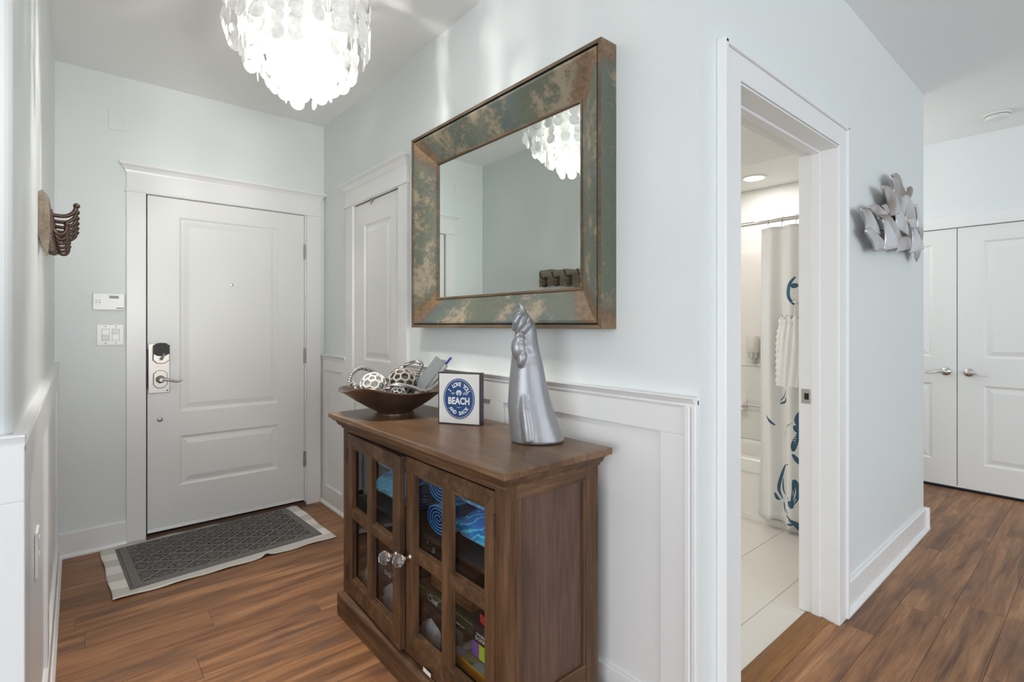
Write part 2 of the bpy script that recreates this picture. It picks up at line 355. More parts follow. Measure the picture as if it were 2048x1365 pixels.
struct('ceiling', MB().box(-4.1, XC+.12, -4.6, D+.16, H, H+.1), CEILM, label='flat white ceiling over entry and hall')
wf = MB()
for x in (-1.5, .3, 2.1, 3.86): wf.box(x, x+.04, -4.56, -4.52, .12, 2.35)
for z in (.12, 2.31): wf.box(-1.5, 3.9, -4.56, -4.52, z, z+.04)
struct('window_1', wf, TRIM, label='glazed opening behind the viewer with white frame')
wf = MB()
for y in (-3.7, -1.62, .46): wf.box(-4.06, -4.02, y, y+.04, .12, 2.35)
for z in (.12, 2.31): wf.box(-4.06, -4.02, -3.7, .5, z, z+.04)
struct('window_2', wf, TRIM, label='side living room window with white frame')
# bathroom shell
struct('wall_bath_end', MB().box(1.5, XE-.1, 2.45, 2.55, 0, H), BATHW, label='white far wall of the bathroom')
struct('wall_bath_tub', MB().box(XE-.108, XE-.1005, YB2, 2.45, 0, H), BATHW, label='white wall above the bathtub')
struct('wall_bath_near', MB().box(1.5005, 1.582, YB2+.0005, YB2+.006, 0, H).box(2.478, XE-.112, YB2+.0005, YB2+.006, 0, H).box(1.582, 2.478, YB2+.0005, YB2+.006, 2.045, H).box(1.5005, 1.506, YB2+.006, 2.45, 0, H), BATHW, label='white bathroom side of the doorway wall')
struct('ceiling_soffit', MB().box(3.30, XE-.112, YB2+.006, 2.45, 2.31, H), BATHW, label='dropped white soffit above the bathtub')

# ------------------------------------------------------------------ floors
fl = struct('floor', MB().box(-4.1, XC+.12, -4.6, D+.02, -.08, -.0065), DARK, label='walnut brown plank floor of entry and hall')
PW, PL = .1664, 1.22
def plank_mb(L, w):
    c = .0008; g = .0002
    lo = [(g, g), (L-g, g), (L-g, w-g), (g, w-g)]; hi = [(c+g, c+g), (L-c-g, c+g), (L-c-g, w-c-g), (c+g, w-c-g)]
    return MB().loft([[(x, y, -.0064) for x, y in lo], [(x, y, -c) for x, y in lo], [(x, y, 0) for x, y in hi]])
cache = {}
def plank(x0, x1, y0, y1):
    L, w = round(x1-x0, 3), round(y1-y0, 3)
    if L < .02 or w < .02: return
    if (L, w) not in cache:
        o = obj('plank', plank_mb(L, w), FLOORW, fl, local=True); cache[(L, w)] = o
    else:
        o = cache[(L, w)].copy(); COL.objects.link(o)
    o.location = Vector((x0, y0, 0))-ORG[fl]
joints = {14: .027, 13: .45, 12: .839, 15: .846-1.22+.37}
k = -4
while .311+PW*k < D:
    y0 = .311+PW*k; y1 = min(y0+PW, D+.01)
    if y1 <= .80: spans = [(-.9, XC)]
    elif y0 < .80: spans = [(-.12, XC)]
    else: spans = [(XL, XA)] + ([(XE, XC)] if y0 < 2.3 else [])
    for a, b_ in spans:
        off = joints.get(k, random.uniform(0, PL)); x = off-PL*math.ceil((off-a)/PL)
        while x < b_:
            plank(max(x, a), min(x+PL, b_), y0, y1); x += PL
    k += 1
bf = struct('floor_bath', MB().box(1.5, XE-.1, .88, 2.45, -.0064, .003), GROUT, label='cream tiled bathroom floor')
tcache = {}
for j in range(-1, 5):
    y0 = 1.029+.302*j; sh = [2.441, 2.77, 2.60][(j+1) % 3]-.61*2
    for i in range(5):
        x0 = sh+.61*i; xa, xb = max(x0, 1.51)+.0015, min(x0+.61, 3.36)-.0015; ya, yb = max(y0, .885)+.0015, min(y0+.302, 2.44)-.0015
        if xb-xa < .03 or yb-ya < .03: continue
        kk = (round(xb-xa, 3), round(yb-ya, 3))
        if kk not in tcache: o = tcache[kk] = obj('tile', MB().box(0, kk[0], 0, kk[1], .002, .006), TILE, bf, local=True, bevel=.001, seg=1)
        else: o = tcache[kk].copy(); COL.objects.link(o)
        o.location = Vector((xa, ya, 0))-ORG[bf]
th = struct('trim_9', MB().prism([(.800, 0), (.80, .004), (.815, .013), (.865, .014), (.892, .008), (.892, 0)], 'x', 1.596, 2.465), OAK, label='honey brown wood threshold strip at the bathroom doorway')

# ------------------------------------------------------------------ baseboards, wainscot
def base_profile(): return [(0, 0), (.03, 0), (.03, .008), (.022, .02), (.016, .022), (.016, .132), (.011, .138), (0, .138)]
def baseboard(name, p0, p1, nrm, label):
    p0 = Vector((*p0, 0)); p1 = Vector((*p1, 0)); nv = Vector((*nrm, 0))
    mb = MB().loft([[p+nv*d+Vector((0, 0, z)) for d, z in base_profile()] for p in (p0, p1)])
    return struct(name, mb, TRIM, label=label)
baseboard('baseboard_back', (XL, D), (.222, D), (0, -1), 'white baseboard left of the front door')
baseboard('baseboard_hall', (2.57, YB), (XE+.02, YB), (0, -1), 'white baseboard under the sail art')
baseboard('baseboard_corridor', (XE, YB-.03), (XE, 2.4), (1, 0), 'white baseboard round the corridor corner')
baseboard('baseboard_corner', (XA, YB), (1.476, YB), (0, -1), 'short white baseboard beside the bathroom casing')
def wainscot(name, label, a0, a1, panels, face, sgn, axis='y', zcap=1.072, k=1.0):
    # flat backing, rails and stiles proud of it, moulded cap and base; runs along axis from a0 to a1 on the plane 'face', standing out by sgn
    t = thing(name, ((face, (a0+a1)/2, 0) if axis == 'y' else ((a0+a1)/2, face, 0)), label=label, kind='structure')
    def bx(u0, u1, d0, d1, z0, z1):
        d0, d1 = d0*k, d1*k
        return MB().box(face+sgn*d0, face+sgn*d1, u0, u1, z0, z1) if axis == 'y' else MB().box(u0, u1, face+sgn*d0, face+sgn*d1, z0, z1)
    def pr(poly, u0, u1, kk=None):
        poly = [(d*(kk or k), z) for d, z in poly]
        return MB().prism([(face+sgn*d, z) for d, z in poly], axis, u0, u1) if axis == 'y' else MB().loft([[(u, face+sgn*d, z) for d, z in poly] for u in (u0, u1)])
    obj('backing', bx(a0, a1, .0, .005, .12, zcap-.01), TRIM, t)
    obj('top_rail', bx(a0, a1, .005, .019, .957, zcap-.02), TRIM, t, bevel=.002)
    edges = [a0]+[e for p in panels for e in p]+[a1]
    for i in range(0, len(edges), 2):
        if edges[i+1]-edges[i] > .005: obj('stile', bx(edges[i], edges[i+1], .005, .019, .13, .957), TRIM, t, bevel=.002)
    for u0, u1 in panels: obj('panel', bx(u0+.001, u1-.001, .005, .0075, .139, .956), TRIM, t)
    e0 = a0; e1 = a1
    obj('cap_rail', pr([(0, zcap-.034), (.020, zcap-.034), (.024, zcap-.026), (.023, zcap-.02), (.031, zcap-.008), (.035, zcap-.003), (.034, zcap), (0, zcap)], e0, e1, k*.66 if k < 1 else k), TRIM, t)
    obj('base_rail', pr([(.0, 0), (.034, 0), (.034, .009), (.026, .020), (.021, .022), (.021, .135), (.014, .140), (0, .140)], e0, e1), TRIM, t)
    return t, bx
w1, bx1 = wainscot('trim_1', 'white panelled wainscot behind the console, ending at the hall corner', YB+.004, 2.472, [(.902, 1.662), (1.747, 2.385)], XA, -1, zcap=1.072)
obj('corner_bead', MB().box(XA-.026, XA+.0, YB-.002, YB+.012, .14, 1.05).box(XA-.031, XA-.019, YB+.016, YB+.034, .14, 1.045), TRIM, w1, bevel=.003)
wainscot('trim_2', 'white panelled wainscot between the narrow closet and the front door', 3.302, D, [(3.365, 3.655)], XA, -1, zcap=1.066)
wainscot('trim_3', 'white panelled wainscot under the coat hooks', 1.3195, D, [(1.45, 2.30), (2.42, 3.55)], XL, 1, zcap=1.080, k=.95)
wainscot('trim_4', 'white wainscot on the cream wall beside the entry', -4.0, XL+.018, [(-1.4, -.50)], 1.32, -1, 'x', zcap=1.080, k=.95)

# ------------------------------------------------------------------ doors (built facing -y in local space)
def panel_ring(u0, u1, v0, v1):
    mb = MB(); lv = [(0, 0), (.006, .004), (.013, .0095), (.022, .010), (.052, .002)]; rings = []
    for off, dep in lv: rings.append([(u0+off, dep, v0+off), (u1-off, dep, v0+off), (u1-off, dep, v1-off), (u0+off, dep, v1-off)])
    mb.loft(rings, True, False); n = len(mb.v); mb.f.append((n-4, n-3, n-2, n-1)); mb.m.append(0); return mb
def door_leaf(root, w, z0, z1, panels, thick=.04, u_off=0):
    us = sorted({0, w} | {u for p in panels for u in p[:2]}); zs = sorted({z0, z1} | {v for p in panels for v in p[2:]})
    mb = MB()
    for i in range(len(us)-1):
        for j in range(len(zs)-1):
            if any(p[0] <= us[i] and us[i+1] <= p[1] and p[2] <= zs[j] and zs[j+1] <= p[3] for p in panels): continue
            mb.add([(us[i], 0, zs[j]), (us[i+1], 0, zs[j]), (us[i+1], 0, zs[j+1]), (us[i], 0, zs[j+1])], [(0, 1, 2, 3)])
    for a, b_ in (((0, z0), (w, z0)), ((w, z0), (w, z1)), ((w, z1), (0, z1)), ((0, z1), (0, z0))):
        mb.add([(a[0], 0, a[1]), (b_[0], 0, b_[1]), (b_[0], thick, b_[1]), (a[0], thick, a[1])], [(0, 1, 2, 3)])
    mb.add([(0, thick, z0), (w, thick, z0), (w, thick, z1), (0, thick, z1)], [(0, 1, 2, 3)])
    bm_o = obj('slab', mb, DOORM, root, local=True)
    for p in panels: obj('panel', panel_ring(*p), DOORM, root, local=True)
    return bm_o
def header(root, u0, u1, z0, z1, proj, capz, ov):
    obj('header_board', MB().box(u0, u1, -proj, 0, z0, z1), TRIM, root, local=True, bevel=.002)
    obj('header_bead', MB().box(u0-.008, u1+.008, -proj-.008, 0, z0-.008, z0+.008), TRIM, root, local=True, bevel=.004)
    prof = [(0, z1-.012), (proj+.004, z1-.012), (proj+.007, z1), (proj+.018, z1+.016), (proj+.030, z1+.024), (proj+.034, z1+.026), (proj+.034, capz), (0, capz)]
    o2 = ov
    rings = [[(u0-min(o2, max(0, d-proj)*1.0)-0.0, -d, z) for d, z in prof], [(u1+min(o2, max(0, d-proj)), -d, z) for d, z in prof]]
    obj('header_cap', MB().loft(rings), TRIM, root, local=True)
# front door
d1 = thing('door_1', (.324, D, 0), kind='structure', label='white two-panel front door with keypad lock and lever')
door_leaf(d1, .914, .050, 2.058, [(.161, .742, .742, 1.946), (.163, .738, .288, .594)], u_off=0)
obj('casing', MB().box(.222-.324, -.008, -.022, 0, 0, 2.066), TRIM, d1, local=True, bevel=.002)
obj('casing', MB().box(.924, 1.347-.324, -.022, 0, 0, 2.066), TRIM, d1, local=True, bevel=.002)
header(d1, .222-.324, 1.347-.324, 2.068, 2.185, .024, 2.225, .034)
obj('jamb', MB().box(-.006, -.0035, .003, .06, 0, 2.066).box(.918, .922, .003, .06, 0, 2.066).box(-.006, .922, .003, .06, 2.063, 2.067).box(-.006, .922, .045, .06, 0, 2.066), DARK, d1, local=True)
obj('jamb_edge', MB().box(.916, .926, -.006, .03, .02, 2.066), TRIM, d1, local=True)
obj('door_sweep', MB().prism([(-.006, .034), (-.002, .052), (.01, .052), (.01, .034)], 'x', 0, .914), WHITEP, d1, local=True)
obj('threshold', MB().prism([(-.03, 0), (-.022, .012), (.0, .022), (.05, .026), (.05, 0)], 'x', -.004, .92), SILL, d1, local=True)
for z in (1.80, 1.06, .325):
    hb = MB().box(.909, .917, -.004, .004, z-.055, z+.055)
    hb.lathe([(.0055, -.052), (.0055, .052)], 10, (.917, -.006, z))
    obj('hinge', hb, NICKEL, d1, local=True)
# lock set
lk = obj('lock_plate', MB().box(.003, .112, -.006, -.0005, .868, 1.168), NICKEL, d1, local=True, bevel=.004, label='brushed nickel backplate')
def shield(cx, z0, z1, hw, sag, y0, y1):
    top = [(cx+hw*t, z1-(sag*t*t)+(sag if abs(t) < .78 else 0)*.6) for t in [1-2*k/10 for k in range(11)]]
    bot = [(cx+hw*t, z0+(sag*t*t)-(sag if abs(t) < .78 else 0)*.6) for t in [-1+2*k/10 for k in range(11)]]
    return MB().prism(top+bot, 'y', y0, y1)
obj('deadbolt_housing', shield(.066, 1.055, 1.165, .042, .012, -.040, -.006), NICKEL, lk, local=True, bevel=.004)
obj('keypad_window', shield(.066, 1.098, 1.168, .040, .008, -.043, -.038), BLACKP, lk, local=True, bevel=.002, label='black keypad cover')
obj('thumb_turn', MB().tube([(.064, -.045, 1.076), (.069, -.058, 1.086), (.078, -.060, 1.108)], [.009, .007, .006], 10).lathe([(.012, .040), (.011, .048)], 16, (.064, 0, 1.076), 'y'), NICKEL, lk, local=True, smooth=True, autosm=40)
obj('lever_escutcheon', shield(.063, .905, 1.0, .036, .012, -.016, -.006), NICKEL, lk, local=True, bevel=.004)
lv = MB().lathe([(.024, .016), (.022, .028), (.013, .034), (.012, .058), (.010, .062)], 24, (.063, 0, .952), 'y')
lv.tube([(.063, -.052, .954), (.085, -.058, .954), (.11, -.058, .946), (.135, -.056, .938), (.155, -.055, .938), (.172, -.055, .944)], [.010, .009, .0075, .007, .006, .0045], 10)
obj('lever_handle', lv, NICKEL, lk, local=True, smooth=True, autosm=50)
obj('screw', MB().lathe([(.004, .006), (.004, .008)], 10, (.098, 0, .882), 'y'), BLACKP, lk, local=True)
obj('strike_gap', MB().box(-.0075, .0, -.0235, -.001, .90, 1.135), DARK, d1, local=True)
obj('stop_button', MB().lathe([(.014, 0), (.014, .004), (.008, .007)], 20, (.062, 0, .708), 'y'), NICKEL, d1, local=True, smooth=True, autosm=40)
obj('peephole', MB().lathe([(.009, 0), (.009, .003), (.005, .004)], 16, (.452, 0, 1.543), 'y'), NICKEL, d1, local=True, smooth=True, autosm=40)

# narrow closet door on the right wall: local x runs towards -Y
d2 = thing('door_2', (XA, 3.19, 0), kind='structure', label='narrow white panelled closet door beside the mirror', rz=-pi/2)
door_leaf(d2, .608, .012, 2.044, [(.128, .488, 1.06, 1.908), (.128, .488, .22, .93)])
obj('casing', MB().box(-.112, -.004, -.02, 0, 0, 2.05), TRIM, d2, local=True, bevel=.002)
obj('casing', MB().box(.612, .712, -.02, 0, 0, 2.05), TRIM, d2, local=True, bevel=.002)
header(d2, -.112, .712, 2.056, 2.165, .022, 2.205, .03)
obj('jamb', MB().box(-.004, 0, .004, .05, 0, 2.05).box(.608, .612, .004, .05, 0, 2.05).box(-.004, .612, .004, .05, 2.045, 2.05), DARK, d2, local=True)
for z in (1.82, 1.12):
    obj('hinge', MB().lathe([(.005, -.045), (.005, .045)], 10, (.610, -.006, z)).box(.600, .609, -.003, 0, z-.045, z+.045), NICKEL, d2, local=True)
obj('pull_hook', MB().tube([(.256, .0, 2.052), (.256, -.014, 2.052), (.258, -.016, 2.03), (.262, -.014, 2.016), (.268, -.02, 2.018)], .004, 8).box(.244, .268, -.003, 0, 2.03, 2.05), NICKEL, d2, local=True, smooth=True, autosm=40)

# bathroom doorway
d3 = thing('door_3', (1.593, YB, 0), kind='structure', label='white cased opening into the bathroom')
for a, b_ in ((1.476, 1.586), (2.472, 2.570)):
    c = MB().box(a-1.593, b_-1.593, -.022, 0, 0, 2.052)
    obj('casing', c, TRIM, d3, local=True, bevel=.002)
obj('back_band', MB().box(1.474-1.593, 1.493-1.593, -.030, 0, 0, 2.142), TRIM, d3, local=True, bevel=.003)
obj('back_band', MB().box(2.556-1.593, 2.572-1.593, -.030, 0, 0, 2.142), TRIM, d3, local=True, bevel=.003)
obj('head_casing', MB().box(1.493-1.593, 2.556-1.593, -.022, 0, 2.047, 2.128).box(1.476-1.593, 2.572-1.593, -.030, 0, 2.128, 2.146), TRIM, d3, local=True, bevel=.003)
jx0, jx1 = -.006, 2.470-1.593
obj('jamb', MB().box(jx0-.005, jx0, -.018, .14, .008, 2.04), TRIM, d3, local=True, bevel=.002)
jr = obj('jamb', MB().box(jx1, jx1+.006, -.018, .14, .008, 2.04), TRIM, d3, local=True, bevel=.002)
obj('head_jamb', MB().box(jx0, jx1, -.018, .14, 2.038, 2.045), TRIM, d3, local=True, bevel=.002)
obj('door_stop', MB().box(jx1-.011, jx1, .050, .085, .008, 2.038), TRIM, d3, local=True, bevel=.003)
obj('door_stop', MB().box(jx0, jx0+.011, .050, .085, .008, 2.038), TRIM, d3, local=True, bevel=.003)
obj('door_stop', MB().box(jx0+.011, jx1-.011, .050, .085, 2.027, 2.038), TRIM, d3, local=True, bevel=.003)
sp = obj('strike_plate', MB().box(jx1-.0022, jx1-.0002, .092, .128, .932, .996), NICKEL, d3, local=True, bevel=.0008, label='brushed nickel strike plate')
obj('strike_hole', MB().box(jx1-.0032, jx1-.0020, .098, .116, .950, .978), DARK, sp, local=True)

# double closet doors at the end of the hall
def closet_leaf(name, label, y_left, flip):
    r = thing(name, (XC, y_left, 0), kind='structure', label=label, rz=-pi/2)
    w = .757
    door_leaf(r, w, .022, 2.030, [(.150, w-.150, 1.028, 1.916), (.150, w-.150, .216, .820)], .035)
    ux = w-.063 if flip else .066; s = -1 if flip else 1
    hd = MB().lathe([(.033, 0), (.032, .006), (.026, .011), (.012, .014), (.011, .042), (.013, .048), (.006, .056)], 28, (ux, 0, .914), 'y')
    hd.tube([(ux, -.046, .914), (ux+s*.03, -.050, .915), (ux+s*.058, -.050, .908), (ux+s*.085, -.048, .898), (ux+s*.105, -.047, .898), (ux+s*.120, -.047, .901)], [.011, .009, .007, .006, .005, .004], 10)
    obj('lever_handle', hd, CHROME, r, local=True, smooth=True, autosm=50)
    return r
closet_leaf('door_4', 'white closet door leaf partly behind the hall corner', 1.557, True)
closet_leaf('door_5', 'white closet door leaf nearest the picture edge', .795, False)
ct = thing('trim_5', (XC, .797, 0), kind='structure', label='white casing around the double closet doors')
obj('head_casing', MB().box(XC-.018, XC, -.07, 1.66, 2.036, 2.136), TRIM, ct, bevel=.002)
obj('casing', MB().box(XC-.018, XC, 1.56, 1.66, 0, 2.036), TRIM, ct, bevel=.002)
obj('casing', MB().box(XC-.018, XC, -.07, .032, 0, 2.036), TRIM, ct, bevel=.002)

# ------------------------------------------------------------------ console cabinet
cb = thing('console_cabinet', (1.10, 1.66, 0), 'brown wooden console cabinet with two glazed doors and crystal knobs', 'cabinet')
CX, CZ, CY = CONS['x'], CONS['z'], CONS['y']
fx, rx, y0, y1 = .905, 1.300, 1.095, 2.222
obj('top', MB().box(.855, 1.304, 1.038, 2.272, .869, .890), CTOP, cb, bevel=.004, seg=3)
prof = [(0, .826), (.006, .826), (.008, .834), (.016, .838), (.022, .846), (.026, .856), (.036, .860), (.040, .869), (0, .869)]
def cornice():
    mb = MB(); lo = []
    for d, z in prof: lo.append([(rx, y0-d, z), (fx-d, y0-d, z), (fx-d, y1+d, z), (rx, y1+d, z)])
    n = len(prof)
    for i in range(n-1):
        for j in range(3):
            mb.add([lo[i][j], lo[i][j+1], lo[i+1][j+1], lo[i+1][j]], [(0, 1, 2, 3)])
    return mb
obj('cornice', cornice(), CY, cb)
for (yy0, yy1) in ((y0, 1.140), (2.180, y1)):
    obj('corner_post', MB().box(fx, fx+.045, yy0, yy1, .095, .830), CZ, cb, bevel=.002)
for yy0, yy1 in ((y0, y0+.04), (y1-.04, y1)):
    obj('rear_post', MB().box(1.242, rx, yy0, yy1, .0, .830), CZ, cb, bevel=.002)
obj('frieze_rail', MB().box(fx+.002, fx+.045, 1.140, 2.180, .812, .830), CY, cb, bevel=.002)
obj('lower_rail', MB().box(fx+.004, fx+.04, 1.140, 2.180, .085, .111), CY, cb, bevel=.002)
for s, ya in ((-1, y0), (1, y1)):
    f0, f1 = (ya, ya+.018) if s < 0 else (ya-.018, ya)
    obj('side_rail', MB().box(.950, 1.242, f0+.001, f1, .785, .830), CX, cb, bevel=.002)
    obj('side_rail', MB().box(.950, 1.242, f0+.001, f1, .095, .196), CX, cb, bevel=.002)
    obj('side_stile', MB().box(.950, .967, f0+.002, f1, .196, .785), CZ, cb, bevel=.001)
    obj('side_stile', MB().box(1.230, 1.242, f0+.002, f1, .196, .785), CZ, cb, bevel=.001)
    p0, p1 = (ya+.011, ya+.017) if s < 0 else (ya-.017, ya-.011)
    obj('side_panel', MB().box(.965, 1.232, p0, p1, .194, .787), CPANEL, cb)
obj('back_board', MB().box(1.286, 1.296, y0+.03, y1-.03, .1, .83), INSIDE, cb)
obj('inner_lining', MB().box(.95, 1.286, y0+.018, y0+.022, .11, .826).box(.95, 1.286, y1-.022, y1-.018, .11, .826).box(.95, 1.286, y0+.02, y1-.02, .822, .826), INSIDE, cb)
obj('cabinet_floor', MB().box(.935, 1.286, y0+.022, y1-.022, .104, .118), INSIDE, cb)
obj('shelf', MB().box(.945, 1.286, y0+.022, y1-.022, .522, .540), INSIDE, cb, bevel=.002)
# plinth
pp = [(0, 0), (.024, 0), (.024, .080), (.022, .083), (.025, .087), (.022, .094), (.012, .099), (0, .1)]
def plinth():
    mb = MB(); lo = [[(rx, y0-.7*d, z), (fx-d, y0-.7*d, z), (fx-d, y1+.5*d, z), (rx, y1+.5*d, z)] for d, z in pp]
    for i in range(len(pp)-1):
        for j in range(3): mb.add([lo[i][j], lo[i][j+1], lo[i+1][j+1], lo[i+1][j]], [(0, 1, 2, 3)])
    return mb
obj('plinth', plinth(), CY, cb)
obj('price_tag', MB().box(fx-.012, fx-.0108, 1.468, 1.515, .1125, .1255), WHITEP, cb, label='small white sticker')
# doors, local frame: x along the door from its hinge side or left edge, front face -y
def cabinet_door(y_left, w, sl, sr, mun, mw, hinge_left, ang):
    zt, zb = .808, .113
    d = bpy.data.objects.new('door', None); COL.objects.link(d); d.parent = cb; d.empty_display_size = .05
    if hinge_left:
        d.location = Vector((fx, y_left, 0))-ORG[cb]; d.rotation_euler = (0, 0, -pi/2+ang); off = 0
    else:
        d.location = Vector((fx, y_left-w, 0))-ORG[cb]; d.rotation_euler = (0, 0, -pi/2+ang); off = -w
    ORG[d] = Vector((0, 0, 0))
    O = lambda a: a+off
    th = .022
    def P(name, mb, mat, bevel=.0015): return obj(name, mb, mat, d, local=True, bevel=bevel)
    P('stile', MB().prism([(O(0), zb), (O(sl), zb+.072), (O(sl), zt-.052), (O(0), zt)], 'y', 0, th), CZ)
    P('stile', MB().prism([(O(w), zb), (O(w), zt), (O(w-sr), zt-.052), (O(w-sr), zb+.072)], 'y', 0, th), CZ)
    P('rail', MB().prism([(O(0), zt), (O(sl), zt-.052), (O(w-sr), zt-.052), (O(w), zt)], 'y', 0, th), CY)
    P('rail', MB().prism([(O(0), zb), (O(w), zb), (O(w-sr), zb+.072), (O(sl), zb+.072)], 'y', 0, th), CY)
    P('muntin', MB().box(O(mun), O(mun+mw), .001, th, zb+.072, zt-.052), CZ)
    for a, b_ in ((sl, mun), (mun+mw, w-sr)):
        P('muntin', MB().box(O(a), O(b_), .0015, th, .452, .487), CY)
        for z0_, z1_ in ((zb+.072, .452), (.487, zt-.052)):
            # stepped moulding round each pane
            mld = MB()
            for k_, (e, dp) in enumerate(((.0, .004), (.006, .010))):
                r0 = [(O(a)+e, dp, z0_+e), (O(b_)-e, dp, z0_+e), (O(b_)-e, dp, z1_-e), (O(a)+e, dp, z1_-e)]
                e2 = e+.006; r1 = [(O(a)+e2, dp, z0_+e2), (O(b_)-e2, dp, z0_+e2), (O(b_)-e2, dp, z1_-e2), (O(a)+e2, dp, z1_-e2)]
                dp2 = .010 if k_ == 0 else .016
                r2 = [(x, dp2, z) for x, _, z in r1]
                mld.loft([r0, r1, r2], True, False)
            P('moulding', mld, CZ, 0)
            obj('pane', MB().box(O(a)+.004, O(b_)-.004, .0155, .0175, z0_+.004, z1_-.004), PANE, d, local=True)
    return d, O
dl, O = cabinet_door(2.178, .517, .050, .060, .217, .046, True, radians(-2.4))
ku = .517-.030
def crystal_knob(parent, u, z):
    st = MB().lathe([(.010, 0), (.009, .003), (.005, .006), (.0045, .014), (.008, .018), (.008, .021), (.0045, .024), (.0045, .030)], 20, (u, 0, z), 'y')
    k_ = obj('knob', st, CHROME, parent, local=True, smooth=True, autosm=40)
    gl = MB(); rings = []
    for r, h in ((.007, .028), (.016, .030), (.0235, .041), (.0240, .047), (.0195, .058), (.010, .064)):
        rings.append([(u+r*cos(2*pi*j/10), -h, z+r*sin(2*pi*j/10)) for j in range(10)])
    obj('crystal', gl.loft(rings), CRYS, k_, local=True, label='faceted clear glass')
crystal_knob(dl, ku, .448)
dr, O2 = cabinet_door(1.657, .515, .056, .046, .239, .045, False, 0)
crystal_knob(dr, -.515+.030, .455)
for par, u in ((dl, -.003), (dr, .002)):
    for z in (.71, .20):
        obj('hinge', MB().lathe([(.0045, -.033), (.0045, .033)], 8, (u, -.001, z)), IRON, par, local=True)

# ------------------------------------------------------------------ inside the console
def towel(name, c, rz, length, a, b, label, turns=4.6):
    t = thing(name, c, label, 'towel', 'rolled beach towels on the cabinet shelf', rz=rz)
    pts = []; N = int(turns*22)
    for i in range(N+1):
        q = i/N; th = 2*pi*turns*q+pi*.9; r = .10+.90*q
        pts.append((a*r*cos(th), b*r*sin(th)+b))
    tk = .36*min(a, b)/turns
    out = MB(); ins = MB()
    rin = []; rout = []
    for (u, v) in pts:
        du, dv = u, v-b; L = sqrt(du*du+dv*dv) or 1; s = max(0, 1-tk/L)
        rout.append((u, v)); rin.append((du*s, dv*s+b))
    for i in range(N):
        for mb_, (p, q) in ((out, (rout[i], rout[i+1])), (out, (rin[i+1], rin[i]))):
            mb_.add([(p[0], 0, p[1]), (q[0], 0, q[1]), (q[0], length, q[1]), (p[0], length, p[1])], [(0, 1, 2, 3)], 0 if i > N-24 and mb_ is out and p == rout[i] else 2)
        p, q, p2, q2 = rout[i], rout[i+1], rin[i], rin[i+1]
        for yy in (0, length): out.add([(p[0], yy, p[1]), (q[0], yy, q[1]), (q2[0], yy, q2[1]), (p2[0], yy, p2[1])], [(0, 1, 2, 3)], 1)
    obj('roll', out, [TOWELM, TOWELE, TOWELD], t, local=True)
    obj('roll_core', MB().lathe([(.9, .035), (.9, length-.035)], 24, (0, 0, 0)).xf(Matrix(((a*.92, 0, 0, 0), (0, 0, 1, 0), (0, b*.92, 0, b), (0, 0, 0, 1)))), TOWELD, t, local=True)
    return t
z0t = .541
towel('rolled_towel', (1.075, 1.195, z0t), 0, .235, .105, .057, 'lower rolled blue towel behind the upper right cabinet pane')
towel('rolled_towel', (1.080, 1.190, z0t+.116), 0, .24, .110, .060, 'upper rolled blue towel behind the upper right cabinet pane')
towel('rolled_towel', (.972, 1.545, z0t), -pi/2, .24, .082, .056, 'lower spiral-end blue towel roll behind the right door, left pane')
towel('rolled_towel', (.976, 1.543, z0t+.113), -pi/2, .24, .085, .058, 'upper spiral-end blue towel roll behind the right door, left pane')
towel('rolled_towel', (1.07, 1.795, z0t), 0, .26, .105, .056, 'lower blue towel roll behind the left door, right pane')
towel('rolled_towel', (1.07, 1.800, z0t+.113), 0, .25, .102, .058, 'upper blue towel roll behind the left door, right pane')
def boxgame(name, x0, x1, ya, yb, z0, z1, mat, label, lid=None, cat='box', rz=0):
    c = ((x0+x1)/2, (ya+yb)/2, z0); t = thing(name, c, label, cat, rz=rz)
    hx, hy = (x1-x0)/2, (yb-ya)/2; h_ = z1-z0
    if lid:
        obj('tray', MB().box(-hx+.002, hx-.002, -hy+.002, hy-.002, 0, h_*.5), mat, t, local=True, bevel=.001)
        obj('lid', MB().box(-hx, hx, -hy, hy, h_*.28, h_), lid, t, local=True, bevel=.0015)
    else: obj('body', MB().box(-hx, hx, -hy, hy, 0, h_), mat, t, local=True, bevel=.0015)
    return t
def put_text(t, s, size, M, mat, name='lettering', **k): return obj(name, text_mb(s, size, **k).xf(M), mat, t, local=True)
GREEN = col('dark_green_card', (.022, .055, .045)); NAVY = col('navy_card', (.012, .030, .085)); BLK = col('black_card', (.010, .010, .012)); GREY = wood('grey_board', 'y', (.10, .095, .085), (.16, .15, .135), (.22, .21, .19), .5)
ORANGE = col('orange_card', (.72, .30, .012)); RED = col('red_card', (.55, .035, .025)); PURP = col('purple_band', (.24, .09, .42)); LIME = col('lime_band', (.48, .66, .05)); WOODB = wood('pine_box_wood', 'y', (.12, .055, .02), (.22, .115, .05), (.32, .18, .085), .5)
# lower right
t = boxgame('game_box', 1.03, 1.275, 1.475, 1.745, .118, .232, GREY, 'grey flat game box low behind the right cabinet door', GREY)
t = boxgame('game_box', 1.00, 1.27, 1.375, 1.735, .2325, .300, BLK, 'dark green game box with white script lettering', GREEN)
put_text(t, '\u2018Clue\u2019', .036, T(-.1362, .075, .036) @ FX @ RX(0), INKW, shear=.25)
put_text(t, '\u2018Clue\u2019', .036, T(-.02, -.1812, .036), INKW, shear=.25)
obj('pinstripe', MB().box(-.1358, -.1351, -.18, .18, .054, .0555), LIME, t, local=True)
put_text(t, 'the classic game', .010, T(-.1362, -.10, .024) @ FX, INKW)
t = boxgame('wooden_box', 1.02, 1.21, 1.418, 1.675, .3005, .343, WOODB, 'small brown wooden box on the green game box', WOODB)
t = boxgame('game_box', 1.075, 1.275, 1.46, 1.74, .3435, .395, BLK, 'black game box on top of the wooden box', BLK)
